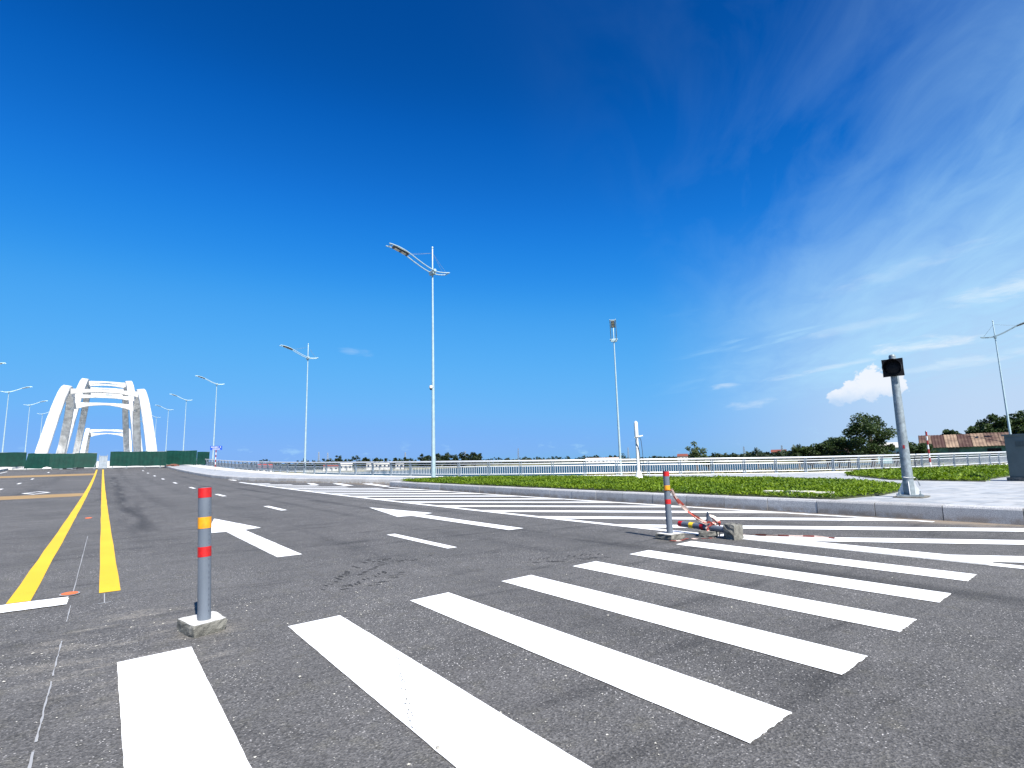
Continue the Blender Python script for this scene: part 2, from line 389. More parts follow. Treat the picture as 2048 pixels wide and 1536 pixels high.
def watermat():
    mt, t, b = newmat('river_water')
    g = N(t, 'ShaderNodeNewGeometry')
    b.inputs['Base Color'].default_value = (.012, .04, .055, 1); b.inputs['Roughness'].default_value = .4; b.inputs['Specular IOR Level'].default_value = .1
    bn = N(t, 'ShaderNodeBump'); bn.inputs['Strength'].default_value = 1.; bn.inputs['Distance'].default_value = 1.2
    t.links.new(noise_(t, g.outputs['Position'], .55, 5, .6), bn.inputs['Height']); t.links.new(bn.outputs[0], b.inputs['Normal'])
    return mt
def groundmat():
    mt, t, b = newmat('bank_earth')
    g = N(t, 'ShaderNodeNewGeometry'); p = g.outputs['Position']
    n = ramp_(t, noise_(t, p, .12, 7, .6), .35, .65); c = mixc(t, n, (.05, .065, .02), (.17, .15, .08))
    c = mixc(t, ramp_(t, noise_(t, p, 1.1, 6, .65), .5, .7), c, (.25, .215, .15)); t.links.new(c, b.inputs['Base Color']); b.inputs['Roughness'].default_value = .95
    return mt

ASPH = asphalt(); WHITE = paint('white_road_paint', (.80, .80, .79), .45)
YELL = paint('yellow_road_paint', (.66, .40, .012), .6, (.40, .17, .01)); TAN = paint('faded_amber_band', (.30, .19, .07), .9, (.15, .12, .1))
CHALK = paint('thin_chalk', (.3, .3, .3), 1.); RUB = simple('tyre_rubber_trace', (.018, .018, .018), .9)
SCUF = simple('faint_rubber_scuff', (.24, .24, .22), .9, amt=.5, scale=40)
ORNG = simple('orange_stud', (.75, .16, .03), .5, amt=.3)
PAVE = paving(); KERB = kerbmat()
WALK = simple('pale_concrete', (.6, .59, .55), .8, amt=.22, scale=1.3, bump=.2)
CONC = simple('rough_concrete', (.16, .155, .135), .95, amt=.5, scale=14, bump=1., bscale=45)  # darker than the block tops: shade on their sides is in this colour
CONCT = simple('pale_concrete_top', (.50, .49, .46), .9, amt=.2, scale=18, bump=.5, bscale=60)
PIPE = simple('grey_pvc', (.108, .128, .158), .42, amt=.2, scale=9, streak=(1, 1, .2))
RED = simple('red_reflective_tape', (.42, .006, .006), .45, amt=.25, scale=20); AMB = simple('amber_reflective_tape', (.62, .25, .005), .45, amt=.25, scale=20)
YB = simple('yellow_reflective_tape', (.85, .55, .02), .45, amt=.2, scale=20)
BLK = simple('black_plastic', (.008, .008, .010), .6, amt=.3, spec=.2); PRINT = simple('pipe_print', (.05, .06, .09), .6)
TAPED = simple('tape_dirty_red', (.16, .04, .03), .6, amt=.4, scale=30)
TAPEW = simple('tape_white', (.50, .38, .33), .5, amt=.2, scale=30); TAPER = simple('tape_red', (.40, .07, .05), .5, amt=.3, scale=30)
GALV = simple('galvanised_steel', (.24, .28, .30), .5, .35, amt=.35, scale=11, rnd=.05)
LAMPM = simple('lamp_paint', (.32, .42, .45), .45, .2, amt=.15, scale=4)
LAMPD = simple('lamp_underside', (.05, .05, .05), .5); LENS = simple('led_lens', (.55, .53, .47), .25)
RAIL = simple('railing_paint', (.46, .48, .50), .42, .2, amt=.12, scale=5); RAILP = simple('railing_post_paint', (.22, .27, .32), .4, .25, amt=.15, scale=5)
PWHITE = simple('white_painted_steel', (.62, .62, .61), .4, amt=.1, scale=8); CABLE = simple('black_cable', (.02, .02, .02), .5)
CABG = simple('cabinet_paint', (.085, .11, .11), .5, amt=.15, scale=3); CABD = simple('cabinet_vent', (.05, .06, .06), .5)
ARCH = simple('arch_white_concrete', (.60, .60, .59), .8, amt=.42, scale=.9, streak=(1, 1, .12))
GREEN = simple('green_sheet', (.003, .038, .026), .5, .0, amt=.3, scale=1.4, spec=.4)
STEEL = simple('grey_steel', (.30, .33, .36), .45, .5, amt=.2); MESHG = simple('gate_sheet', (.30, .34, .38), .5, .3, amt=.25, scale=3)
BLUE = simple('blue_sign', (.01, .06, .36), .35, amt=.1); SIGNW = simple('sign_white', (.5, .5, .5), .4); POSTR = simple('post_red', (.22, .01, .012), .45)
WATER = watermat(); EARTH = groundmat(); SOIL = simple('planting_soil', (.05, .06, .02), .95, amt=.5, scale=3)
SAND = simple('pale_sand', (.55, .46, .33), .95, amt=.3, scale=.4)
GRASS = leafmat('ground_cover_leaf', (.024, .07, .004), (.19, .27, .012), .32)
LEAFN = leafmat('broad_leaf', (.010, .026, .008), (.055, .085, .024), .22); LEAFF = leafmat('far_leaf', (.008, .018, .008), (.03, .045, .016), .12)
LEAFP = leafmat('pale_leaf', (.035, .06, .022), (.13, .16, .07), .3); BARK = simple('bark', (.09, .07, .055), .9, amt=.4, scale=8, bump=.6)
RUST = rustmat(); TEAL = simple('teal_wall', (.10, .22, .17), .8, amt=.3, scale=1.2); CREAM = simple('cream_plaster', (.58, .56, .45), .85, amt=.3, scale=1.5)
HWALL = simple('house_plaster', (.45, .43, .39), .85, amt=.2, scale=.6); HROOF = simple('house_tile_roof', (.16, .04, .025), .8, amt=.3, scale=2); HWIN = simple('house_window', (.03, .04, .05), .25)
DRYG = leafmat('dry_grass', (.08, .085, .03), (.24, .20, .10), .2)
PEB = simple('pebble_stone', (.45, .43, .38), .9, amt=.4, scale=40, rnd=.4); BAG = simple('white_sack', (.7, .7, .67), .8, amt=.2)

# ------------------------------------------------------------------ terrain: riverbed/ground, river, far bank
def grid(name, xs, ys, zf, mat, parent=None):
    b = MB(); nx = len(xs)
    b.v = [(x, y, zf(x, y)) for y in ys for x in xs]
    b.f = [(j*nx+i, j*nx+i+1, (j+1)*nx+i+1, (j+1)*nx+i) for j in range(len(ys)-1) for i in range(nx-1)]
    b.mi = [0]*len(b.f)
    return b.build(name, mat, parent, smooth=True)
tag(grid('ground', [-6000, -200, 0, 200, 6000], [-6000, -200, 0, 200, 6000], lambda x, y: -4.2, EARTH), kind='structure')
tag(grid('river', [-2500, -300, 0, 300, 2500], [-900, -10, 200, 600, 2500], lambda x, y: -2.6, WATER), kind='structure')
# far bank: a broad strip of land by bearing
fb = MB(); bears = [-40+3*i for i in range(46)]
def shore(bb): return 400 if bb < 24 else (400+(bb-24)*16 if bb < 44 else max(260, 720-(bb-44)*26))
rings = [(0, -3.4), (4, -2.2), (40, -1.2), (300, -.6), (900, 1.5), (5000, 3)]
for bb in bears:
    for dd, zz in rings:
        x, y = polar(bb, shore(bb)+dd); fb.v.append((x, y, zz))
k = len(rings)
fb.f = [(i*k+j, (i+1)*k+j, (i+1)*k+j+1, i*k+j+1) for i in range(len(bears)-1) for j in range(k-1)]; fb.mi = [0]*len(fb.f)
tag(fb.build('far_bank', EARTH, smooth=True), kind='structure')

# fence line (also the edge of the embankment)
FENCE = [(11.4, 150), (11.6, 130), (11.8, 110), (12.0, 90), (12.3, 75), (12.7, 62), (13.1, 53), (13.6, 47), (14.3, 42.5), (15.2, 39), (16.2, 35.5), (17.2, 32.2),
         (18.7, 29.6), (20.5, 27.6), (22.4, 26.0), (25, 24.2), (27.6, 22.5), (30, 20.7), (32.4, 18.9), (35, 17.2), (38.8, 15.4), (43, 14), (48, 12.9), (53, 12.2), (59, 11.8)]
fl = spline([(x, y, 0) for x, y in FENCE], 2.0)
def normal(P, i):
    a, b = P[max(0, i-1)], P[min(len(P)-1, i+1)]; d = (b-a).normalized()
    return Vector((-d.y, d.x, 0))          # left of travel = outward (towards the river)
ext = fl + [Vector((75, 11.5, 0)), Vector((110, 11, 0)), Vector((200, 9, 0))]
bank = MB(); nb = len(ext)
for i, p in enumerate(ext):
    n = normal(ext, i); f = min(1, max(0, (p.x-22)/8))
    offs = [(.15, -.03, 0), (.5, -.35, 0), (3+5*f, -1.3+.45*f, 1), (6+34*f, -2.2+.8*f, 1), (9+52*f, -3.4, 1)]
    zt = zp(p.x, p.y)
    for o_, z_, abs_ in offs:
        q = p + n*o_; bank.v.append((q.x, q.y, z_ if abs_ else zt+z_))
bank.f = [(i*5+j, i*5+j+1, (i+1)*5+j+1, (i+1)*5+j) for i in range(nb-1) for j in range(4)]; bank.mi = [0]*len(bank.f)
tag(bank.build('river_bank', EARTH, smooth=True), kind='structure')

# ------------------------------------------------------------------ road
ys = [-30, -10, -4, 0] + [3*i for i in range(1, 35)]
road = tag(grid('road', [-45, -14, -10.45, -5, 0, 3, 6, 9, 11.2, 14], ys, lambda x, y: zr(y), ASPH), kind='structure')
def mark(name, poly, mat, lift=.004, seg=0., jag=0.):
    """painted mark: outline resampled, optional ragged edge, laid on the road"""
    P = [Vector((x, y, 0)) for x, y in poly]; out = []
    for i in range(len(P)):
        a, b = P[i], P[(i+1) % len(P)]; L = (b-a).length
        n = max(1, int(L/seg)) if seg else 1
        nn = Vector((-(b-a).y, (b-a).x, 0)).normalized()
        for j in range(n):
            p = a.lerp(b, j/n)
            if jag and j: p = p + nn*random.uniform(-jag, jag)
            out.append(p)
    b = MB(); b.add([(p.x, p.y, zr(p.y)+lift) for p in out], [tuple(range(len(out)))])
    return b.build(name, mat, road)
def strip(name, x0, x1, y0, y1, mat, drift=0., step=3., jag=0., lift=.004):
    n = max(1, int(abs(y1-y0)/step)); b = MB()
    for i in range(n+1):
        y = y0+(y1-y0)*i/n; e = drift*y
        j1, j2 = random.uniform(-jag, jag), random.uniform(-jag, jag)
        b.v += [(x0+e+j1, y, zr(y)+lift), (x1+e+j2, y, zr(y)+lift)]
    b.f = [(2*i, 2*i+1, 2*i+3, 2*i+2) for i in range(n)]; b.mi = [0]*n
    return b.build(name, mat, road)
# zebra crossing
for i in range(-2, 8):
    x0 = .135+i; x1 = x0+.39
    f0 = lambda x: 4.216+.0766*(x-.135); f1 = lambda x: 1.192+.0703*(x-.135)
    if i < 0: continue
    N_ = 40; pts = []
    for k_ in range(N_+1):
        y = f1(x0)+(f0(x0)-f1(x0))*k_/N_; pts.append((x0+random.uniform(-.0016, .0016), y))
    for k_ in range(6): pts.append((x0+(x1-x0)*(k_+.5)/6, f0(x0+(x1-x0)*(k_+.5)/6)+random.uniform(-.0015, .0015)))
    for k_ in range(N_, -1, -1):
        y = f1(x1)+(f0(x1)-f1(x1))*k_/N_; pts.append((x1+random.uniform(-.0016, .0016), y))
    for k_ in range(15, -1, -1): pts.append((x0+(x1-x0)*(k_+.5)/16, f1(x0+(x1-x0)*(k_+.5)/16)+random.uniform(-.0045, .0045)))
    mark('crosswalk_stripe', pts, WHITE, lift=.005 if i < 7 else .009)
sc_ = MB()
for i in range(260):
    f = i/260
    a_ = Vector((1.13, 2.28, 0)).lerp(Vector((1.54, 3.36, 0)), f)
    if random.random() < .5: continue
    a_ = a_+Vector((random.uniform(-.012, .012), random.uniform(-.012, .012), 0)); q_ = random.uniform(.0015, .0042)
    if not 1.14 < a_.x < 1.52: continue
    sc_.add([(a_.x-q_, a_.y-q_, zr(a_.y)+.0085), (a_.x+q_, a_.y-q_*.6, zr(a_.y)+.0085), (a_.x+q_*.7, a_.y+q_*1.6, zr(a_.y)+.0085), (a_.x-q_, a_.y+q_, zr(a_.y)+.0085)], [(0, 1, 2, 3)])
tag(sc_.build('scuff_mark', SCUF, road), kind='stuff')
# lane edge line beside the hatching, hatching, kerb line
strip('edge_line', 7.12, 7.30, -14, 40, WHITE, step=2., jag=.004)
strip('edge_line', 10.82, 10.97, 3.2, 24.6, WHITE, step=1.5, jag=.006, lift=.0045)
sl_ = -4.55/3.31
for k_ in range(-5, 11):
    y = 25.95-2.165*k_ if k_ >= 0 else 25.95-2.165*k_
    ya = y; hw = .34
    xr = 10.86
    if k_ < 0: xr = min(10.9, 7.3+ (40-y)*.25)
    if xr < 7.8: continue
    mark('hatch_stripe', [(7.28, ya-hw), (xr, ya-hw+sl_*(xr-7.28)), (xr, ya+hw+sl_*(xr-7.28)), (7.28, ya+hw)], WHITE, lift=.0065, seg=.5, jag=.004)
for y in (2.13, -.05, -2.2):
    mark('hatch_stripe', [(7.28, y-.34), (10.86, y-.34+sl_*3.58), (10.86, y+.34+sl_*3.58), (7.28, y+.34)], WHITE, lift=.0065)
for poly in ([(9.7, 33.6), (9.95, 33.2), (9.6, 30.9), (9.3, 31.3)], [(10.65, 31.9), (10.95, 31.4), (10.45, 27.9), (10.12, 28.5)], [(11.63, 29.9), (11.98, 29.3), (11.36, 25.3), (11.02, 25.4)]):
    mark('hatch_stripe', poly, WHITE, lift=.008)
# dashes
for y in (7.6, 16.3, 25.2, 34.2, 43.2, 52.9, 62.4, 72.6, 82.6): strip('lane_dash', 3.78, 3.93, y-1.0, y+1.0, WHITE, step=1.)
for y in (42.9, 53.2, 63.8, 74.2, 84.8): strip('lane_dash', -4.25, -4.1, y-1.1, y+1.1, WHITE, drift=-.0135, step=1.)
for y in (44.6, 50.4, 56.2, 62, 68, 74): strip('edge_dash', 7.45+.018*(y-44), 7.66+.018*(y-44), y-1.3, y+1.3, WHITE, step=1.3)
strip('edge_line', -9.75, -9.6, 60, 92, WHITE)
# arrows
def arrow(cx, dx_=0.):
    mark('arrow_marking', [(cx-.155, 7.58), (cx+.155, 7.58), (cx+.155, 11.3), (cx+.47, 11.42), (cx+.08, 14.25), (cx-.48, 11.25), (cx-.16, 11.22)], WHITE, seg=.2, jag=.004)
arrow(2.0); arrow(5.68)
# yellow centre lines, stop line, amber cross bands, diamond
strip('yellow_line', -.60, -.44, 6.72, 92, YELL, drift=-.0035, step=1., jag=.005)
strip('yellow_line', .06, .22, 6.66, 92, YELL, drift=-.0035, step=1., jag=.005)
mark('stop_line', [(-.19, 6.30), (-.19, 6.66), (-7.5, 6.80), (-7.5, 6.40)], WHITE, lift=.0085, seg=.05, jag=.006)
mark('amber_band', [(-.72, 30.3), (-.72, 33.4), (-9.5, 33.6), (-9.5, 29.2)], TAN, seg=.4, jag=.02)
mark('amber_band', [(-.85, 70.6), (-.85, 76.8), (-10.2, 75), (-10.2, 68.6)], TAN, seg=.5, jag=.03)
dm = MB()
ot = [(-3.2, 36.0), (-2.62, 34.3), (-2.1, 36.0), (-2.68, 37.7)]; it = [(-2.65+(x+2.65)*.74, 36+(y-36)*.74) for x, y in ot]
dm.add([(x, y, zr(y)+.004) for x, y in ot+it], [(i, (i+1) % 4, 4+(i+1) % 4, 4+i) for i in range(4)]); dm.build('diamond_marking', WHITE, road)
# thin survey line, orange marks, tyre prints
y = 6.2; 
strip('chalk_line', -.169, -.163, 6.75, 12.5, CHALK, step=.3, jag=.002)
for a, b_ in ((2.2, 3.15), (3.25, 4.1), (4.2, 5.0), (5.6, 6.25)): strip('chalk_line', -.164, -.157, a, b_, CHALK, step=.05, jag=.003)
strip('chalk_line', .07, .078, 6.15, 6.6, CHALK, step=.2); mark('chalk_tick', [(.03, 6.13), (.12, 6.14), (.12, 6.16), (.03, 6.15)], CHALK)
def oval(cx, cy, a, b_, mat, lift, name):
    mark(name, [(cx+a*math.cos(2*math.pi*i/16), cy+b_*math.sin(2*math.pi*i/16)) for i in range(16)], mat, lift=lift)
oval(-.19, 6.80, .078, .10, CHALK, .010, 'orange_spot_border'); oval(-.19, 6.80, .066, .08, ORNG, .014, 'orange_spot')
oval(-.24, 17.1, .07, .22, ORNG, .006, 'orange_spot')
tm = MB(); tracks = [((1.75, 5.25), (2.75, 6.5)), ((2.0, 5.2), (2.6, 5.65)), ((2.55, 6.5), (3.3, 6.15)), ((4.0, 5.1), (4.9, 4.75))]
for (a, b_), (c_, d_) in tracks:
    L = math.hypot(c_-a, d_-b_); ux, uy = (c_-a)/L, (d_-b_)/L
    for i in range(int(L/.055)):
        for sgn in (-1, 1):
            if random.random() < .42: continue
            x, y = a+ux*i*.055, b_+uy*i*.055; off = .07*sgn+random.uniform(-.03, .03); l = random.uniform(.05, .12); wd = random.uniform(.012, .026)
            x -= uy*off; y += ux*off; vx, vy = -uy*sgn*.8+ux*.6, ux*sgn*.8+uy*.6
            tm.add([(x, y, .003+zr(y)), (x+vx*l, y+vy*l, .003+zr(y)), (x+vx*l+ux*wd, y+vy*l+uy*wd, .003+zr(y)), (x+ux*wd, y+uy*wd, .003+zr(y))], [(0, 1, 2, 3)])
tag(tm.build('tyre_print', RUB, road), kind='stuff')

# ------------------------------------------------------------------ raised pavement
ARC = [(7.1, 100), (7.1, 75), (7.1, 58), (7.2, 50), (7.8, 43.5), (8.6, 39.8), (9.6, 36.2), (10.9, 32.9), (12.4, 29.4), (13.6, 26.6)]
arc = spline([(x, y, 0) for x, y in ARC], 1.0)
inner = [Vector((p.x, p.y, 0)) for p in arc] + [Vector((11.22, 25.15, 0))] + [Vector((11.22, 25.15-i*1.0, 0)) for i in range(1, 41)]
# pavement sheet: strip between the kerb line and the fence line
outer = [Vector((p.x, p.y, 0)) for p in fl if p.y < 101] + [Vector((75, 11.5, 0)), Vector((75, -15, 0))]
def resample(P, n):
    L = [0.]
    for a, b in zip(P, P[1:]): L.append(L[-1]+(b-a).length)
    out = []; k = 0
    for i in range(n):
        s = L[-1]*i/(n-1)
        while k < len(L)-2 and L[k+1] < s: k += 1
        out.append(P[k].lerp(P[k+1], (s-L[k])/max(1e-9, L[k+1]-L[k])))
    return out
i_tip = len(arc)
oa = [p for p in outer if p.y > 27.2]; ob = [p for p in outer if p.y <= 27.3 or p.x > 21]
if not ob: ob = outer[-10:]
ob = [oa[-1]] + [p for p in ob if p not in oa]
def lofted(A, B, nseg, ncross):
    A = resample(A, nseg); B = resample(B, nseg); b = MB()
    for a, c in zip(A, B):
        for j in range(ncross+1):
            q = a.lerp(c, j/ncross); b.v.append((q.x, q.y, zp(q.x, q.y)-.004))
    k = ncross+1
    b.f = [(i*k+j, i*k+j+1, (i+1)*k+j+1, (i+1)*k+j) for i in range(nseg-1) for j in range(ncross)]; b.mi = [0]*len(b.f)
    return b
pv = lofted([p for p in arc], [p+normal(oa, i)*.2 for i, p in enumerate(oa)], 60, 5)
b2 = lofted([arc[-1]] + inner[i_tip:], ob, 60, 8)
o_ = len(pv.v); pv.v += b2.v; pv.f += [tuple(o_+i for i in f) for f in b2.f]; pv.mi += b2.mi
pavement = tag(pv.build('pavement', PAVE, smooth=True), kind='structure')
# pale walkway along the railing
wk = MB(); ww = [p for p in fl if p.y < 101] + [Vector((66, 11.6, 0)), Vector((74, 11.5, 0))]
for i, p in enumerate(ww):
    n = normal(ww, i); wd = 2.2 if p.x > 20 else 2.2
    for o in (.12, -wd):
        q = p+n*o; wk.v.append((q.x, q.y, zp(q.x, q.y)+.006))
wk.f = [(2*i, 2*i+1, 2*i+3, 2*i+2) for i in range(len(ww)-1)]; wk.mi = [0]*len(wk.f)
tag(wk.build('railing_walkway', WALK, smooth=True), kind='structure')
# kerb stones: one shared shape, laid one by one
kb = MB(); prof = [(0, -.05), (0, .215), (.012, .24), (.04, .255), (.24, .255), (.24, -.05)]
kp = len(prof)
kb.v = [(x, yy, z) for yy in (.006, .994) for x, z in prof]
kb.f = [tuple(range(kp)), tuple(range(kp, 2*kp))[::-1]] + [(i, kp+i, kp+(i+1) % kp, (i+1) % kp) for i in range(kp)]; kb.mi = [0]*len(kb.f)
kme = kb.build('kerb_stone_shape', KERB).data
bpy.data.objects.remove(bpy.data.objects['kerb_stone_shape'])
def stone(a, b, side=1):
    d = b-a; L = d.length; o = link('kerb_stone', kme, pavement)
    ang = math.atan2(-d.x, d.y)              # local +Y along d, local +X to its right
    z0, z1 = zr(a.y), zr(b.y)
    o.location = (a.x+random.uniform(-.004, .004), a.y, z0+random.uniform(-.004, .004)); o.scale = (side, L, 1)
    o.rotation_euler = (math.atan2(z1-z0, L), 0, ang)
for i in range(len(inner)-i_tip-1):
    a, b = inner[i_tip+i], inner[i_tip+i+1]
    if a.y < -3: break
    stone(b-Vector((.02, 0, 0)), a-Vector((.02, 0, 0)))
tipA, tipB = Vector((11.2, 25.16, 0)), Vector((13.7, 26.75, 0))
for i in range(3): stone(tipA.lerp(tipB, i/3), tipA.lerp(tipB, (i+1)/3))
for i in range(len(arc)-1):
    if arc[i].y < 96: stone(arc[i+1]-Vector((.02, 0, 0)), arc[i]-Vector((.02, 0, 0)))
# pavement on the far left of the bridge approach
lp = MB()
for yy in range(60, 101, 8):
    lp.v += [(-14.2, yy, zr(yy)+.25), (-10.45, yy, zr(yy)+.25), (-10.45, yy, zr(yy)-.02)]
nl = len(lp.v)//3
lp.f = [(3*i, 3*i+1, 3*i+4, 3*i+3) for i in range(nl-1)] + [(3*i+1, 3*i+2, 3*i+5, 3*i+4) for i in range(nl-1)]; lp.mi = [0]*len(lp.f)
tag(lp.build('bridge_pavement', WALK), kind='structure')
# embankment that carries the approach
em = MB()
for yy in (-60, 20, 60, 100, 112):
    z = zr(yy)
    em.v += [(-45 if yy < 60 else -14.2, yy, z-.3), (-60 if yy < 60 else -24, yy, -4)]
em.f = [(2*i, 2*i+1, 2*i+3, 2*i+2) for i in range(4)]; em.mi = [0]*4
tag(em.build('embankment', EARTH), kind='structure')

# ------------------------------------------------------------------ planted beds
def inside(poly, x, y):
    c = np.zeros(len(x), bool); n = len(poly)
    for i in range(n):
        x0, y0 = poly[i]; x1, y1 = poly[(i+1) % n]
        t = ((y0 > y) != (y1 > y)) & (x < (x1-x0)*(y-y0)/(y1-y0+1e-12)+x0); c ^= t
    return c
zpv = np.vectorize(zp)
def bed(name, poly, n, leaves, size, hmax, label, extra=None):
    b = MB(); b.prism(poly, lambda x, y: zp(x, y)-.02, lambda x, y: zp(x, y)+.012)
    tag(b.build('planting_bed', SOIL), kind='structure')
    P = np.array(poly); lo, hi = P.min(0), P.max(0); pts = np.zeros((0, 2))
    while len(pts) < n:
        q = rng.uniform(lo, hi, (n*2, 2)); q = q[inside(poly, q[:, 0], q[:, 1])]; pts = np.vstack([pts, q])
    pts = pts[:n]
    # patchy height
    hz = .55+.45*np.sin(pts[:, 0]*2.1+np.sin(pts[:, 1]*1.3)*2)*np.sin(pts[:, 1]*1.7+1.)
    ht = hmax*(.45+.55*hz)*rng.uniform(.6, 1.15, n)
    tall = rng.random(n) < .014; ht = np.where(tall, ht*2.0, ht)
    x = np.repeat(pts[:, 0], leaves)+rng.normal(0, .05, n*leaves); y = np.repeat(pts[:, 1], leaves)+rng.normal(0, .05, n*leaves)
    z = zpv(x, y)+.012+np.repeat(ht, leaves)*rng.uniform(.1, 1., n*leaves)
    K = n*leaves; c = np.stack([x, y, z], -1)
    az = rng.uniform(0, 2*math.pi, K); ti = rng.uniform(-.15, 1.0, K); s = size*rng.uniform(.6, 1.3, K)
    d = np.stack([np.cos(az)*np.cos(ti), np.sin(az)*np.cos(ti), np.sin(ti)], -1); sd = np.stack([-np.sin(az), np.cos(az), rng.uniform(-.4, .4, K)], -1)
    v = np.stack([c, c+d*s[:, None]*.6+sd*s[:, None]*.34, c+d*s[:, None]*1.25, c+d*s[:, None]*.6-sd*s[:, None]*.34], 1).reshape(-1, 3)
    me = bpy.data.meshes.new(name); me.from_pydata(v.tolist(), [], np.arange(K*4).reshape(-1, 4).tolist()); me.materials.append(GRASS)
    return tag(link(name, me), label, 'ground cover', kind='stuff')
BEDA = [(11.5, 5.0), (11.5, 24.6), (12.6, 25.6), (14.6, 26.6), (17.0, 26.2), (18.6, 24.9), (20.4, 21.0), (21.4, 15.6), (22.6, 12.4), (20.9, 8.6), (18.4, 6.1), (15.6, 5.15), (13.6, 4.85)]
BEDB = [(36, 14.0), (30, 12.3), (23.6, 8.1), (22.9, 5.2), (25, 5.6), (40, 6.6), (50, 7.5), (49, 9.6), (40.5, 12.4)]
bed('ground_cover', BEDA, 42000, 4, .055, .125, 'low leafy green ground cover filling the kerbed bed in front of the railing')
bed('ground_cover', BEDB, 9000, 5, .095, .15, 'strip of green ground cover between the paved path and the railing walkway')
# broken pale slab lying in the near bed
sb = thing('broken_slab', 'broken pale concrete slab half overgrown at the near edge of the green bed', 'slab', (12.3, 6.0, zp(12.3, 6)+.012), R(8))
for x, y, a, b_, rz in ((-.15, -.55, .30, .34, .2), (.05, 0, .36, .5, -.1), (0, .55, .3, .38, .1)):
    q = MB(); q.box((x, y, .05), (a, b_, .09), rz); q.build('slab_piece', CREAM, sb)

# ------------------------------------------------------------------ railing
def railing(name, P, label, group, near=300):
    t = thing(name, label, 'railing', (P[0].x, P[0].y, zp(P[0].x, P[0].y)), 0, group); O = Vector(t.location)
    Q = [Vector((p.x, p.y, zp(p.x, p.y)+.006)) for p in P]
    pm = None
    pb = MB()
    for s in (-.055, .055):
        pts = [(s, -.0, 0), (s, 0, .55), (s, -.05, .78), (s, -.10, .91)]
        wd = [.11, .11, .10, .09]
        for i in range(3):
            a, b = Vector(pts[i]), Vector(pts[i+1])
            pb.add([(a.x-.012, a.y-wd[i]/2, a.z), (a.x+.012, a.y-wd[i]/2, a.z), (a.x+.012, a.y+wd[i]/2, a.z), (a.x-.012, a.y+wd[i]/2, a.z),
                    (b.x-.012, b.y-wd[i+1]/2, b.z), (b.x+.012, b.y-wd[i+1]/2, b.z), (b.x+.012, b.y+wd[i+1]/2, b.z), (b.x-.012, b.y+wd[i+1]/2, b.z)],
                   [(0, 1, 5, 4), (1, 2, 6, 5), (2, 3, 7, 6), (3, 0, 4, 7), (4, 5, 6, 7), (0, 3, 2, 1)])
    pb.box((0, 0, .012), (.2, .2, .024))
    first = pb.build('post', RAILP, t); pm = first.data; bpy.data.objects.remove(first)
    for i, q in enumerate(Q):
        n = normal(P, i); o = link('post', pm, t, q-O, (0, 0, math.atan2(n.y, n.x)-math.pi/2))
    def railpts(h, off):
        return [q+normal(P, i)*off+Vector((0, 0, h))-O for i, q in enumerate(Q)]
    for nm, h, off, rr, n in (('top_rail', .925, -.10, .058, 10), ('middle_rail', .76, -.05, .026, 8), ('baluster_rail', .60, 0, .03, 8), ('bottom_rail', .12, 0, .028, 8)):
        b = MB(); b.tube(railpts(h, off), rr, n); b.build(nm, RAIL, t, smooth=True)
    bals = []
    for i in range(len(Q)-1):
        for j in range(1, 14):
            f = j/14
            if j in (0,): continue
            p = Q[i].lerp(Q[i+1], f); bals.append(p)
    bals.sort(key=lambda p: (p.x**2+p.y**2))
    bb = MB(); bb.box((0, 0, .36), (.026, .026, .47)); bo = bb.build('baluster', RAIL, t); bme = bo.data; bpy.data.objects.remove(bo)
    for p in bals[:near]: link('baluster', bme, t, p-O)
    if len(bals) > near:
        s = MB()
        for p in bals[near:]: s.box(p-O+Vector((0, 0, .36)), (.026, .026, .47))
        tag(s.build('balusters', RAIL, t), kind='stuff')
    return t
railing('railing', [p for p in fl if p.y < 125], 'long curved white and grey metal railing along the river edge', None)
lf = [Vector((-13.6, y, 0)) for y in range(76, 129, 2)][::-1]
_zp = zp
railing('railing', lf[::-1], 'straight grey metal railing on the left edge of the bridge behind the green sheets', None, near=0)

# ------------------------------------------------------------------ bollards and tape
def bollard_parts(t, h=.93, z0=.085, amber=AMB, slab=None, jag=True):
    pr_ = .0435
    b = MB(); n = 20
    b.lathe([(pr_, z0-.02), (pr_, z0+h)], n); b.build('pipe', PIPE, t, smooth=True)
    for (a, c), mt in (((.925, .995), RED), ((.705, .785), amber), ((.505, .575), RED)):
        a, c = z0+(a-.07)*h/.93, z0+(c-.07)*h/.93
        q = MB(); q.lathe([(pr_+.0015, a), (pr_+.0015, c)], n); q.build('reflective_band', mt, t, smooth=True)
    q = MB(); q.lathe([(pr_-.004, z0+h+.001), (pr_-.004, z0+h+.003)], n); q.build('dark_end_disc', BLK, t)  # black disc paints the shade inside the pipe mouth
    q = MB(); z = z0+.05
    while z < z0+h-.1:
        l = random.uniform(.008, .022)
        for k_ in range(1):
            a0 = -1.05; q.add([((pr_+.001)*math.cos(a), (pr_+.001)*math.sin(a), zz) for a, zz in ((a0, z), (a0+.1, z+.003), (a0+.1, z+l), (a0, z+l-.003))], [(0, 1, 2, 3)])
        z += l+random.uniform(.006, .03)
    q.build('printed_line', PRINT, t)
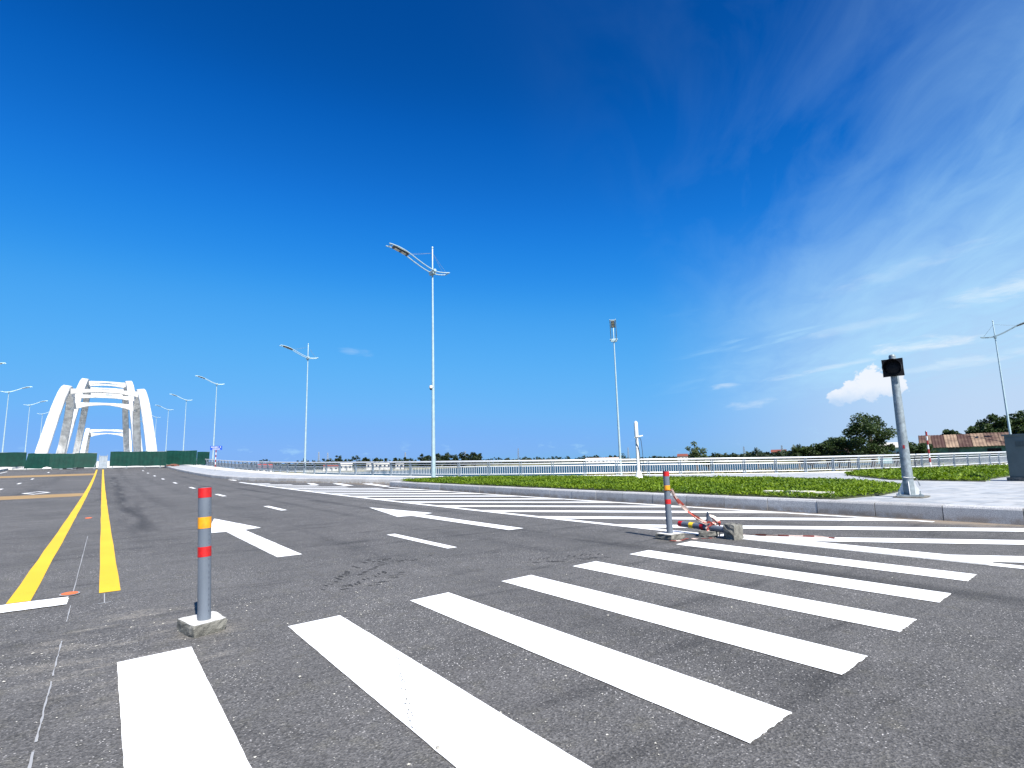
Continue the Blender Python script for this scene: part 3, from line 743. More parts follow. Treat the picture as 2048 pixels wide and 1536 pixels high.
def rough_block(poly, z0, z1, seed, name, mat_top, mat_side, parent, jit=.008):
    rr = random.Random(seed); b = MB(); n = len(poly); per = 6; ring = []
    for i in range(n):
        a, c = Vector((*poly[i], 0)), Vector((*poly[(i+1) % n], 0))
        for j in range(per): ring.append(a.lerp(c, (j+ (.25 if j == 0 else 0))/per))
    levels = [z0, z0+(z1-z0)*.3, z0+(z1-z0)*.7, z1-.006, z1]; k = len(ring); cen = sum(ring, Vector())/k
    for li, z in enumerate(levels):
        for p in ring:
            s = 1.0 if li not in (0, 4) else (.95 if li == 0 else .965)
            q = cen+(p-cen)*s+Vector((rr.uniform(-jit, jit), rr.uniform(-jit, jit), 0)); b.v.append((q.x, q.y, z+(rr.uniform(-.004, .004) if 0 < li < 4 else 0)))
    for li in range(4):
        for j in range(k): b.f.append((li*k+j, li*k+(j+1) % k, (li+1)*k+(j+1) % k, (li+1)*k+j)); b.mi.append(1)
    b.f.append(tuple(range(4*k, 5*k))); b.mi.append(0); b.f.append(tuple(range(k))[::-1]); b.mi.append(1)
    return b.build(name, [mat_top, mat_side], parent)
t1 = thing('bollard', 'upright grey pipe bollard with red and orange bands on concrete block, by the zebra crossing', 'bollard', (.64, 4.60, 0))
bollard_parts(t1)
lean = Matrix.Translation((0, 0, .085)) @ Matrix.Rotation(R(-2.3), 4, 'Y') @ Matrix.Rotation(R(-1.8), 4, 'X') @ Matrix.Translation((0, 0, -.085))
for ch in [x for x in bpy.data.objects if x.parent == t1]: ch.matrix_local = lean
rough_block([(-.155, .16), (-.09, -.165), (.135, -.075), (.10, .22)], 0, .085, 3, 'base_block', CONCT, CONC, t1, jit=.0045)
t2 = thing('bollard', 'upright grey pipe bollard with caution tape tied on it, before the hatched area', 'bollard', (6.52, 5.06, 0), 0)
bollard_parts(t2, h=.87)
rough_block([(-.14, .15), (-.16, -.13), (.16, -.15), (.15, .14)], 0, .085, 5, 'base_block', CONCT, CONC, t2)
# toppled bollard lying on its block
t3 = thing('bollard', 'toppled grey pipe bollard lying flat with its concrete block standing on edge', 'bollard', (7.07, 4.45, 0), 0)
ax = Vector((.13, 1.0, .018)).normalized()
Rm = ax.to_track_quat('Z', 'X').to_matrix().to_4x4()
hold = bpy.data.objects.new('tmp', None); C.objects.link(hold)
bollard_parts(t3, h=.93, z0=.085, amber=YB)
for ch in [x for x in bpy.data.objects if x.parent == t3]:
    ch.matrix_local = Matrix.Translation((0, -.06, .115)) @ Rm
bl = rough_block([(-.11, .10), (-.11, -.10), (.11, -.10), (.11, .10)], 0, .17, 9, 'base_block', CONCT, CONC, t3, jit=.010)
bl.matrix_local = Matrix.Translation((0, -.12, .102)) @ Rm
bpy.data.objects.remove(hold)
# snapped bollard
t4 = thing('bollard', 'snapped pipe stub in a concrete block coloured dark as in shade, tied up with caution tape', 'bollard', (7.11, 4.83, 0), R(20))
rough_block([(-.14, .12), (-.13, -.13), (.14, -.12), (.13, .13)], 0, .085, 12, 'base_block', CONC, CONC, t4)  # top takes the dark side colour too, painting this block as shaded
b = MB(); n = 16; tops = [.17+.13*(.5+.5*math.cos(2*math.pi*j/n-2.2))**1.6+random.uniform(-.006, .006) for j in range(n)]
Rt = Matrix.Rotation(R(9), 3, 'X')
for rr_ in (.0435, .038):
    for zz in (0, 1):
        for j in range(n):
            a = 2*math.pi*j/n; p = Rt @ Vector((rr_*math.cos(a), rr_*math.sin(a), .06 if not zz else .06+tops[j])); b.v.append(tuple(p+Vector((.02, .02, .0))))
for j in range(n):
    k_ = (j+1) % n
    b.f += [(j, k_, n+k_, n+j), (2*n+k_, 2*n+j, 3*n+j, 3*n+k_), (n+j, n+k_, 3*n+k_, 3*n+j)]
b.mi = [0]*len(b.f); b.build('pipe_stub', PIPE, t4, smooth=False)
# red and white caution tape: one knotted length
def ribbon(b, pts, wd, seed, phase=0., flat=False):
    rr = random.Random(seed); P = spline(pts, .035); s = phase; tw = rr.uniform(0, 3)
    base = len(b.v)
    for i, p in enumerate(P):
        d = (P[min(i+1, len(P)-1)]-P[max(0, i-1)]).normalized(); sd = d.cross(Vector((0, 0, 1)))
        if sd.length < 1e-3: sd = Vector((1, 0, 0))
        sd.normalize(); up = sd.cross(d).normalized()
        a = tw + .35*math.sin(i*.23+seed) + (0 if flat else i*.06); ww_ = wd*(.55+.45*abs(math.sin(i*.31+seed*2)))
        v = (sd*math.cos(a)+up*math.sin(a))*ww_*.5
        if flat: v = sd*ww_*.5+Vector((0, 0, rr.uniform(-.004, .006)))
        b.v += [tuple(p-v), tuple(p+v)]
    for i in range(len(P)-1):
        b.f.append((base+2*i, base+2*i+1, base+2*i+3, base+2*i+2)); b.mi.append(1 if ((i*.035+s) % .3) > (.10 if flat else .17) else 0)
tp = thing('caution_tape', 'red and white caution tape knotted between the bollards and trailing on the road', 'tape', (7.11, 4.83, 0)); O = Vector((7.11, 4.83, 0))
kn = Vector((7.12, 4.82, .17))
def rel(L): return [Vector(p)-O for p in L]
b = MB(); ribbon(b, rel([(6.56, 5.02, .70), (6.66, 5.0, .55), (6.84, 4.95, .37), (6.98, 4.88, .25), kn]), .055, 1)
ribbon(b, rel([(6.56, 5.03, .685), (6.68, 5.0, .50), (6.9, 4.92, .31), kn]), .03, 4, .07); b.build('taut_span', [TAPEW, TAPER], tp)
b = MB(); ring = [(6.52+.05*math.cos(a), 5.06+.05*math.sin(a), .685+.01*math.sin(2*a)) for a in [i*.6 for i in range(12)]]
ribbon(b, rel(ring), .035, 2); b.build('wrapped_turns', [TAPEW, TAPER], tp)
b = MB()
for s_ in range(4):
    pts = []; rr = random.Random(40+s_)
    for i in range(9):
        a = i*.85+s_; pts.append((7.13+.062*math.cos(a)+rr.uniform(-.02, .02), 4.82+.062*math.sin(a)+rr.uniform(-.03, .02), .11+.06*math.sin(a*1.3+s_)+rr.uniform(0, .03)+.02))
    ribbon(b, rel(pts), .035, 10+s_, s_*.05)
ribbon(b, rel([(7.13, 4.83, .30), (7.19, 4.77, .27), (7.21, 4.71, .2), (7.16, 4.68, .11), (7.05, 4.62, .02)]), .05, 33); ribbon(b, rel([(7.11, 4.85, .30), (7.2, 4.78, .24), (7.21, 4.75, .16), kn]), .04, 35)
b.build('knot', [TAPEW, TAPER], tp)
b = MB(); ribbon(b, rel([(7.05, 4.62, .012), (6.78, 4.76, .008), (6.62, 4.84, .02), (6.45, 4.84, .01), (6.33, 4.93, .012), (6.37, 4.86, .006)]), .04, 50, 0, True)
ribbon(b, rel([(7.2, 4.6, .03), (7.45, 4.56, .02), (7.58, 4.36, .03), (7.74, 4.04, .02), (7.86, 3.72, .03), (7.93, 3.46, .02)]), .024, 52, 0, False)
ribbon(b, rel([(7.3, 4.58, .02), (7.55, 4.5, .018), (7.7, 4.2, .014), (7.86, 3.88, .016), (7.94, 3.6, .01)]), .02, 55, .09, False)
b.build('trailing_end', [TAPEW, TAPED], tp)

# ------------------------------------------------------------------ street lamps
def make_lamp(label, mast=True):
    t = thing('street_lamp', label, 'street lamp', (0, 0, 0), 0, 'tall street lamps')
    H_, HJ = 13.29, 11.83
    b = MB(); b.lathe([(.20, 0), (.20, .03), (.125, .03), (.115, .5), (.092, 3), (.074, 6), (.058, 9), (.046, HJ-.25)], 14); b.build('pole', LAMPM, t, smooth=True)
    if mast: b = MB(); b.lathe([(.045, HJ-.25), (.04, H_-.1), (.03, H_-.08), (.055, H_-.05), (.06, H_), (.03, H_+.05), (.005, H_+.07)], 10); b.build('mast_top', LAMPM, t, smooth=True)
    prof = [(.98, .05), (.6, -.02), (.22, -.04), (0, 0), (-.5, .17), (-1.1, .46), (-1.55, .70), (-2.0, .88), (-2.45, .98), (-2.78, 1.01)]
    S = spline([(x, 0, HJ+z) for x, z in prof], .16)
    for y in (-.22, .22):
        b = MB(); b.tube([(p.x, y, p.z) for p in S], .032, 8); b.build('arm_rail', LAMPM, t, smooth=True)
    b = MB()
    for x in (.92, -1.55, -2.70):
        p = min(S, key=lambda q: abs(q.x-x)); b.tube([(p.x, -.24, p.z), (p.x, .24, p.z)], .028, 8)
    b.build('cross_bar', LAMPM, t)
    b = MB(); b.tube([(0, -.31, HJ+.0), (0, .31, HJ+.0)], .085, 12); b.box((0, 0, HJ-.12), (.2, .46, .12)); b.build('arm_clamp', LAMPM, t, smooth=True)
    # luminaire slung between the rails
    a, c = min(S, key=lambda q: abs(q.x+1.62)), min(S, key=lambda q: abs(q.x+2.40))
    b = MB(); b.bar((a.x, 0, a.z-.02), (c.x, 0, c.z-.02), .30, .09); lum = b.build('luminaire', LAMPD, t)
    mid = a.lerp(c, .5); dn = (c-a).normalized(); un = Vector((0, 1, 0)).cross(dn); 
    if un.z > 0: un = -un
    for f in (.28, .72):
        q = a.lerp(c, f)+un*.075; b = MB(); b.bar(q-dn*.15, q+dn*.15, .22, .02, up=un); b.build('led_panel', LENS, lum)
    b = MB(); b.bar((a.x, 0, a.z+.04), (c.x, 0, c.z+.04), .26, .05); b.build('housing_cap', LAMPM, lum)
    if mast:
     p = min(S, key=lambda q: abs(q.x+1.5)); e = min(S, key=lambda q: abs(q.x-.85))
     for y in (-.15, .15):
        b = MB(); b.tube([(0, 0, H_-.35), (p.x, y, p.z)], .006, 5); b.build('stay_cable', GALV, t)
     for y in (-.15, .15):
        b = MB(); b.tube([(0, 0, H_-.35), (e.x, y, e.z)], .006, 5); b.build('stay_cable', GALV, t)
    b = MB(); b.box((.11, 0, 1.1), (.02, .1, .3)); b.build('access_door', GALV, t)
    return t
LAMPS = [
 (14.48, 26.76, 0, 1, 'tallest and nearest street lamp, with a dome camera on its pole'),
 (15.3, 53.8, 0, .945, 'street lamp behind the railing, first one left of the tallest lamp'),
 (12.3, 88.2, 0, 1, 'street lamp rising behind the blue name board, beside the bridge'),
 (11.7, 120, 0, 1, 'street lamp behind the rightmost green sheets, next left of the blue name board'),
 (11.2, 151, 0, 1, 'small distant street lamp right of the white arches, upper of the far ones'),
 (10.8, 183, 0, 1, 'tiny distant street lamp just right of the arches, second farthest'),
 (10.4, 214, 0, 1, 'farthest tiny street lamp close against the right arch rib'),
 (-13.2, 88, math.pi, 1, 'street lamp at the left picture edge of which only the arm tip shows'),
 (-13.3, 118.5, math.pi, 1, 'leftmost fully visible street lamp, left of the white arches'),
 (-13.4, 150, math.pi, 1, 'second street lamp left of the white arches'),
 (-13.6, 181, math.pi, 1, 'third street lamp left of the arches, its arm touching the arch outline'),
 (33.15, 30.1, R(42), 1, 'street lamp with its arm pointing towards the viewer, beyond the railing'),
 (64.9, 12.5, R(101), 1, 'dark street lamp rising behind the grey cabinet at the right edge'),
 (105.7, 16.6, R(101), 1, 'far street lamp at the right picture edge of which only the arm tail shows'),
]
proto = proto2 = None
for x, y, rz, s, lab in LAMPS:
    if proto is None: proto = o = make_lamp(lab)
    elif y > 80:                                  # the lamps on the bridge have no mast above the arm
        if proto2 is None: proto2 = o = make_lamp(lab, False)
        else: o = copy_tree(proto2); o['label'] = lab
    else: o = copy_tree(proto); o['label'] = lab
    z = zp(x, y) if -14 < x < 32 else (-.85 if x < 40 else .0)
    if x == 15.3: z = zr(y)+.1
    if x > 60: z = -.35
    o.location = (x, y, z); o.rotation_euler = (0, 0, rz); o.scale = (s, s, s)
b = MB(); b.tube([(-.05, -.09, 5.1), (-.22, -.2, 5.12)], .03, 8); b.lathe([(.01, 5.13), (.09, 5.11), (.10, 5.0), (.08, 4.96)], 12, (-.26, -.23, 0)); dc = b.build('dome_camera', PWHITE, proto, smooth=True)
b = MB(); b.lathe([(.075, 4.96), (.06, 4.90), (.02, 4.87)], 12, (-.26, -.23, 0)); b.build('camera_dome', BLK, dc, smooth=True)
# bracket that carries the lamp standing outside the railing, and bank footing
# ------------------------------------------------------------------ signal pole
sg = thing('signal_pole', 'galvanised pole with square black signal head on the paved corner', 'signal pole', (13.25, 4.24, zp(13.25, 4.24)))
hv = Vector((-13.25, -4.24, 0)).normalized()          # faces the road junction
b = MB(); b.lathe([(.098, .05), (.094, .6), (.072, 2.45), (.064, 2.93)], 18); b.build('pole', GALV, sg, smooth=True)
b = MB(); b.lathe([(.064, 2.93), (.05, 2.955), (.01, 2.965)], 18); b.build('pole_cap', GALV, sg, smooth=True)
b = MB(); b.box((0, 0, .035), (.44, .44, .03), R(20)); fl_ = b.build('base_plate', GALV, sg)
for i in range(4):
    a = R(20)+math.pi/4+i*math.pi/2; b = MB(); b.lathe([(.022, .05), (.022, .075), (.011, .075), (.011, .13)], 6, (.24*math.cos(a), .24*math.sin(a), 0)); b.build('anchor_bolt', GALV, fl_)
    a2 = R(20)+i*math.pi/2; c_, s_ = math.cos(a2), math.sin(a2); px, py = -s_*.006, c_*.006
    b = MB(); vs = [(.085, .05), (.20, .05), (.20, .07), (.09, .33)]
    b.add([(rr*c_+px, rr*s_+py, z) for rr, z in vs]+[(rr*c_-px, rr*s_-py, z) for rr, z in vs], [(0, 1, 2, 3), (7, 6, 5, 4)]+[(i_, 4+i_, 4+(i_+1) % 4, (i_+1) % 4) for i_ in range(4)]); b.build('gusset', PWHITE, sg)
rough_block([(-.36, .2), (-.3, -.3), (.32, -.28), (.34, .26)], 0, .022, 21, 'mortar_bed', CONC, CONC, sg)
b = MB(); ribbon(b, [Vector((.1*math.cos(a), .1*math.sin(a), .40+.02*math.sin(a))) for a in [i*.7 for i in range(10)]], .03, 5); ribbon(b, [Vector((-.02, -.11, .40)), Vector((.05, -.13, .38)), Vector((.11, -.14, .30)), Vector((.15, -.15, .22))], .025, 6)
for i in range(len(b.mi)): b.mi[i] = 0
b.build('tie_strap', PWHITE, sg)
b = MB(); b.box((-.086, -.03, 1.02), (.012, .035, .07), math.atan2(hv.y, hv.x)); b.build('red_sticker', POSTR, sg)
# the signal head: square backing board with a round hood, seen from the front
hd = math.atan2(hv.y, hv.x)
Mh = Matrix.Rotation(hd-R(6), 4, 'Z')
def local_build(mb, name, mat, parent, smooth=False):
    mb.v = [tuple((Mh @ Vector(v))) for v in mb.v]; return mb.build(name, mat, parent, smooth=smooth)
b = MB(); s_ = .185; zc_ = 2.67
n = 8; pts = []
for i in range(4):
    c0 = [(-s_, -s_), (s_, -s_), (s_, s_), (-s_, s_)][i]; c1 = [(s_, -s_), (s_, s_), (-s_, s_), (-s_, -s_)][i]
    for j in range(n):
        f = j/n; x = c0[0]+(c1[0]-c0[0])*f; y = c0[1]+(c1[1]-c0[1])*f; k_ = 1-.02*math.sin(math.pi*f)**2; pts.append((x*k_, y*k_))
L_ = len(pts); b.add([(.10, x, zc_+y) for x, y in pts]+[(.125, x, zc_+y) for x, y in pts], [tuple(range(L_))[::-1], tuple(range(L_, 2*L_))]+[(i, (i+1) % L_, L_+(i+1) % L_, L_+i) for i in range(L_)])
head = local_build(b, 'signal_head', BLK, sg)
b = MB(); k_ = 24; b.v = []
for xx, rr in ((.125, .165), (.30, .17), (.30, .16), (.14, .155)):
    for j in range(k_): a = 2*math.pi*j/k_; b.v.append((xx if not (xx == .30 and math.sin(a) < -.3) else .19, rr*math.cos(a), zc_+rr*math.sin(a)))
b.f = [(i*k_+j, i*k_+(j+1) % k_, (i+1)*k_+(j+1) % k_, (i+1)*k_+j) for i in range(3) for j in range(k_)]; b.mi = [0]*len(b.f); local_build(b, 'hood', BLK, head, True)
b = MB(); b.v = [(.14+.03*(1-(q/.15)**2), q*math.cos(2*math.pi*j/k_), zc_+q*math.sin(2*math.pi*j/k_)) for q in (.15, .1, .05, .004) for j in range(k_)]
b.f = [(i*k_+j, i*k_+(j+1) % k_, (i+1)*k_+(j+1) % k_, (i+1)*k_+j) for i in range(3) for j in range(k_)]; b.mi = [0]*len(b.f); local_build(b, 'lens', BLK, head, True)
b = MB(); b.box((.075, 0, 2.80), (.06, .09, .05)); b.box((.075, 0, 2.52), (.06, .09, .05)); local_build(b, 'clamp', STEEL, sg)
# ------------------------------------------------------------------ white post with cable
wp = thing('white_post', 'short white steel post with loose black cables standing in the green bed', 'post', (19.1, 16.3, zp(19.1, 16.3)))
b = MB(); b.lathe([(.21, .0), (.21, .03), (.19, .05), (.085, .42), (.075, .45), (.07, 1.0), (.068, 1.42)], 14); b.build('lower_shaft', PWHITE, wp, smooth=True)
b = MB(); b.lathe([(.072, 1.42), (.072, 1.46), (.066, 1.47), (.064, 1.95)], 14); b.build('middle_shaft', PWHITE, wp, smooth=True)
b = MB(); b.lathe([(.085, 1.9), (.085, 2.52), (.06, 2.60), (.02, 2.63)], 14); b.build('upper_sleeve', PWHITE, wp, smooth=True)
b = MB(); rv = Vector((.8, -.6, 0)); b.bar((0, 0, 1.92), rv*.28+Vector((0, 0, 1.97)), .06, .05); b.bar((0, 0, 1.90), rv*-.1+Vector((0, 0, 1.9)), .05, .04); b.build('bracket', PWHITE, wp)
fw = Vector((-.76, -.65, 0))*.075
b = MB(); b.tube(spline([rv*.02+fw+Vector((0, 0, 1.90)), rv*-.02+fw*1.2+Vector((0, 0, 1.7)), rv*.05+fw*1.2+Vector((0, 0, 1.45)), rv*.09+fw+Vector((0, 0, 1.1)), rv*.1+fw+Vector((0, 0, .4))], .06), .013, 6); b.build('cable', CABLE, wp, smooth=True)
b = MB(); b.tube(spline([rv*.03+fw+Vector((0, 0, 1.88)), rv*.16+Vector((0, 0, 1.84)), rv*.2+Vector((0, 0, 1.6)), rv*.23+Vector((0, 0, 1.0)), rv*.22+Vector((0, 0, .06))], .06), .011, 6); b.build('cable', CABLE, wp, smooth=True)
rough_block([(-.7, .2), (-.6, -.25), (.25, -.25), (.25, .25)], 0, .04, 31, 'footing', WALK, WALK, wp)
# ------------------------------------------------------------------ red-white posts, name board
def striped(t, h, rad, lean=None):
    b = MB(); b.lathe([(rad*1.6, 0), (rad*1.6, .02), (rad, .025), (rad, .12)], 10); b.build('foot', STEEL, t, smooth=True)
    n = 8; s = (h-.12)/n
    for i in range(n):
        b = MB(); b.lathe([(rad, .12+i*s), (rad, .12+(i+1)*s)], 10); b.build('painted_band', SIGNW if i % 2 == 0 else POSTR, t, smooth=True)
t = thing('marker_post', 'thin red and white banded post on the walkway left of the rusty shed', 'post', (44.2, 12.75, zp(44.2, 12.75))); striped(t, 2.45, .055)
b = MB(); b.lathe([(.055, 2.45), (.04, 2.5), (.01, 2.52)], 10); b.build('cap', STEEL, t)
t = thing('name_board', 'small blue board with white lettering on a red and white banded post', 'sign', (9.58, 66.8, zp(9.58, 66.8)), 0); striped(t, 2.2, .05)
bd = R(-12); Mx = Matrix.Rotation(bd, 4, 'Z')
b = MB(); b.box((0, 0, 2.42), (1.15, .04, .44), bd); board = b.build('board', BLUE, t)
b = MB()
# too far off to be read in the photograph: word-sized rows of pale strokes, no letters
for x_, w_ in ((-.40, .17), (-.22, .13), (-.02, .20), (.16, .10), (.40, .09)): b.box((x_, -.0235, 2.515), (w_, .005, .085))
b.box((0, -.0235, 2.36), (.72, .005, .022)); b.box((0, -.0235, 2.30), (.66, .005, .04)); b.box((0, -.0235, 2.235), (.8, .005, .02))
b.v = [tuple(Mx @ Vector(v)) for v in b.v]; b.build('lettering', SIGNW, board)
# ------------------------------------------------------------------ electrical cabinet
ca = thing('electrical_cabinet', 'grey green steel electrical cabinet at the right edge', 'cabinet', (24.33, 4.26, zp(24.3, 4.35)), R(-12))
b = MB(); b.box((0, -.35, .06), (1.0, 1.75, .12)); b.build('plinth', CONC, ca)
b = MB(); b.box((0, -.35, .8), (.9, 1.6, 1.36)); b.build('body', CABG, ca)
b = MB(); b.box((0, -.35, 1.50), (.98, 1.7, .05)); b.build('roof', CABG, ca)
for yy in (.06, -.72):
    b = MB(); b.box((-.457, yy, .78), (.014, .74, 1.24)); d_ = b.build('door', CABG, ca)
    b = MB(); b.box((-.467, yy, 1.2), (.012, .22, .17)); vv = b.build('vent', CABD, d_)
    b = MB()
    for i in range(5): b.box((-.476, yy, 1.135+i*.033), (.01, .2, .012))
    b.box((-.474, yy, 1.293), (.014, .25, .018)); b.box((-.474, yy, 1.107), (.014, .25, .018)); b.build('louvre', CABG, d_)
b = MB(); b.box((-.475, -.32, .8), (.03, .03, .16)); b.build('handle', STEEL, ca)

# ------------------------------------------------------------------ bridge
br = thing('arch_bridge', 'white concrete road bridge with three pairs of leaning arch ribs', 'bridge', (-.9, 112, zr(112)))
O = Vector(br.location)
cx = lambda Y: -.9-.0025*(Y-112)
dk = MB()
for yy in [103+6*i for i in range(44)]:
    z = zr(yy)-O.z; y = yy-O.y
    dk.v += [(cx(yy)+a-O.x, y, z+b_) for a, b_ in ((-13.2, .25), (-9.5, .25), (-9.5, 0), (8.0, 0), (8.0, .25), (12.9, .25), (12.9, -1.2), (-13.2, -1.2))]
nn = len(dk.v)//8
dk.f = [(8*i+j, 8*i+(j+1) % 8, 8*i+8+(j+1) % 8, 8*i+8+j) for i in range(nn-1) for j in range(8)]+[tuple(range(8)), tuple(range(8*nn-8, 8*nn))[::-1]]; dk.mi = [0]*len(dk.f)
dk.build('deck', WALK, br)
def arch(y0, y1, ztop, w0, w1, depth, wid, beams, xo=0.):
    ym = (y0+y1)/2
    def pt(f, side):                       # f from -1 to 1 along the span
        Y = ym+f*(y1-y0)/2; zb = zr(Y) ; h = 1-abs(f)**3.3; z = (zr(y0)-.5)+(ztop-(zr(y0)-.5))*h
        hw = w0/2+(w1-w0)/2*h
        return Vector((cx(Y)+xo+side*hw, Y, z))-O
    for side in (-1, 1):
        b = MB(); K = 28
        for i in range(K+1):
            f = -1+2*i/K; p = pt(f, side); d = (pt(min(1, f+.02), side)-pt(max(-1, f-.02), side)).normalized()
            lean = Vector((-side*(w0-w1)/2/(ztop-3), 0, 1)).normalized(); sx = d.cross(lean).normalized(); up = sx.cross(d).normalized()
            dp = depth*(1.25-.35*(1-abs(f))); wv = wid*(1.15-.25*(1-abs(f)))
            for a, c in ((-.5, -.42), (-.42, -.5), (.42, -.5), (.5, -.42), (.5, .42), (.42, .5), (-.42, .5), (-.5, .42)): b.v.append(tuple(p+sx*a*wv+up*c*dp))
        b.f = [(8*i+j, 8*i+(j+1) % 8, 8*i+8+(j+1) % 8, 8*i+8+j) for i in range(K) for j in range(8)]; b.f += [tuple(range(8))[::-1], tuple(range(8*K, 8*K+8))]; b.mi = [0]*len(b.f)
        b.build('arch_rib', ARCH, br)
        # springing block
        for f in (-1, 1):
            p = pt(f, side); b = MB(); b.box((p.x, p.y, p.z-.8), (wid*1.4, depth*2, 3)); b.build('springing_block', ARCH, br)
    for f, bow in beams:
        a, c = pt(f, -1), pt(f, 1); b = MB(); K = 14
        for i in range(K+1):
            q = a.lerp(c, i/K); e = abs(2*i/K-1); hh = .5; dz = bow*.15*(1-e*e)
            top = q.z+.35+dz; bot = top-.45-bow*e**1.8*1.0
            for yy, zz in ((-.55, bot), (.55, bot), (.55, top), (-.55, top)): b.v.append((q.x, q.y+yy, zz))
        b.f = [(4*i+j, 4*i+(j+1) % 4, 4*i+4+(j+1) % 4, 4*i+4+j) for i in range(K) for j in range(4)]+[(0, 3, 2, 1), (4*K, 4*K+1, 4*K+2, 4*K+3)]; b.mi = [0]*len(b.f)
        b.build('cross_beam', ARCH, br)
arch(113, 163, 17.1, 15.4, 11.4, 1.55, 1.35, [(-.42, .7), (-.12, .35), (.22, .5), (.46, 1.2)])
arch(181, 269, 29.6, 17.0, 10.9, 2.3, 1.75, [(-.34, 1.2), (-.08, .6), (.14, .8), (.36, 1.4)])
arch(278, 334, 20.0, 16.4, 14.2, 1.6, 1.4, [(-.42, .9), (-.1, .3), (.42, 1.5)], 1.5)
for yy in (108, 172, 274, 340):
    b = MB(); b.box((cx(yy)-O.x, yy-O.y, -5.5+zr(yy)-O.z-1.2+1), (20, 3.2, 9)); b.build('pier', ARCH, br)

# ------------------------------------------------------------------ green hoarding sheets, gate, debris
def sheet(P0, P1, h, label, base=.25, legs=(), slant=0., zoff=0.):
    a, c = Vector((*P0, 0)), Vector((*P1, 0)); L = (c-a).length; d = (c-a)/L; z0 = zr(P0[1])+zoff; dzz = zr(P1[1])-zr(P0[1])
    t = thing('green_sheet', label, 'barrier sheet', (P0[0], P0[1], z0), math.atan2(d.y, d.x), 'green hoarding sheets before the bridge')
    b = MB(); n = max(6, int(L/.09)); hh = []
    for i in range(n+1):
        x = L*i/n; o = .004*(1 if (i//3) % 2 else -1); zt = base+h+.03*math.sin(x*1.7); sl0 = slant*(1-i/n)
        zz = dzz*i/n; b.v += [(x-sl0*.0, o, base+zz+.02*math.sin(x*2.3)), (x+sl0*.5, o, zt+zz)]
    b.f = [(2*i, 2*i+2, 2*i+3, 2*i+1) for i in range(n)]; b.mi = [0]*n; sk = b.build('corrugated_sheet', GREEN, t)
    md = sk.modifiers.new('thickness', 'SOLIDIFY'); md.thickness = .006
    b = MB(); b.bar((slant*.5, .05, base+h+.0), (L, .05, base+h+dzz), .04, .05); b.bar((0, .05, base+.3), (L, .05, base+.3+dzz), .04, .05); b.build('frame_rail', STEEL, t)
    for f in legs:
        b = MB(); b.box((L*f, .07, (base+h)/2+dzz*f), (.05, .05, base+h)); b.build('leg', STEEL, t)
        b = MB(); b.box((L*f, .07, .02+dzz*f), (.25, .5, .04)); b.build('foot', STEEL, t)
sheet((-14.2, 103.6), (-9.4, 107.5), 2.05, 'green sheet at the left picture edge, left of the gap', .3, (.3, .95))
sheet((-8.9, 99.8), (-6.15, 98.0), 2.05, 'dark green sheet with slanted left end below the left arch rib', .15, (.1, .95), slant=.9)
sheet((-6.15, 97.9), (-3.45, 97.2), 2.05, 'green sheet behind the white sack, second left of the gate', .1, (.05, .95))
sheet((-3.45, 97.1), (-1.0, 96.9), 2.0, 'green sheet directly left of the grey gate', .2, (.05, .95))
sheet((.5, 96.4), (7.05, 93.2), 2.05, 'longest green sheet, right of the grey gate', .32, (.05, .3, .62, .9))
sheet((7.2, 96.6), (10.9, 93.6), 2.1, 'green sheet standing on the pavement, right of the longest sheet', .1, (.1, .9), zoff=.25)
sheet((10.95, 93.6), (12.3, 91.6), 1.9, 'short green sheet at the right end against the railing', .1, (.1, .9), zoff=.25)
gt = thing('gate', 'small grey sheet metal gate between the green sheets over the centre line', 'gate', (-.72, 96.9, zr(96.9)))
b = MB()
for x in (0, .92): b.box((x, 0, .98), (.06, .06, 1.96))
for z in (.08, .95, 1.75): b.box((.46, 0, z), (.86, .05, .09))
b.build('gate_frame', STEEL, gt)
for z0, z1 in ((.13, .90), (1.0, 1.70)):
    b = MB(); b.box((.46, 0, (z0+z1)/2), (.86, .02, z1-z0)); b.build('gate_panel', MESHG, gt)
b = MB(); b.tube([(-.1, -.05, 1.5), (-.55, -.9, 0.0)], .03, 6); b.build('prop', STEEL, gt)
def lump(t, r_, sq, mat, name, seed):
    rr = random.Random(seed); b = MB(); n = 12; pr2 = []
    for i in range(7):
        ph = math.pi*i/6
        for j in range(n):
            a = 2*math.pi*j/n; q = r_*(1+rr.uniform(-.12, .12)); b.v.append((q*math.sin(ph)*math.cos(a)*sq[0], q*math.sin(ph)*math.sin(a)*sq[1], max(0, r_*sq[2]*(1+math.cos(ph))*.5*(1+rr.uniform(-.1, .1)))))
    b.f = [(i*n+j, (i+1)*n+j, (i+1)*n+(j+1) % n, i*n+(j+1) % n) for i in range(6) for j in range(n)]; b.mi = [0]*len(b.f)
    return b.build(name, mat, t, smooth=True)
t = thing('sack', 'white filled sack lying before the green sheets left of the gate', 'sack', (-6.2, 95.6, zr(95.6))); lump(t, .42, (1.2, .7, .95), BAG, 'sack_body', 1)
b = MB(); b.lathe([(.07, .0), (.03, .05), (.08, .12)], 8, (.48, 0, .08)); b.build('tied_neck', BAG, t)
t = thing('rubble_heap', 'small reddish brown heap at the pavement edge before the green sheets', 'rubble', (7.9, 92.0, zr(92)+.25)); lump(t, .45, (1.3, .7, .7), simple('brown_rubble', (.14, .06, .04), .95, amt=.5, scale=5, bump=1), 'heap', 2)
for i in range(5): b = MB(); b.box((random.uniform(-.9, .9), random.uniform(-.6, .2), .1), (.3, .16, .16), random.uniform(0, 3)); b.build('brick', HROOF, t)
t = thing('sheet_pile', 'low dark pile at the foot of the green sheet left of the gate', 'pile', (-3.6, 95.8, zr(95.8))); 
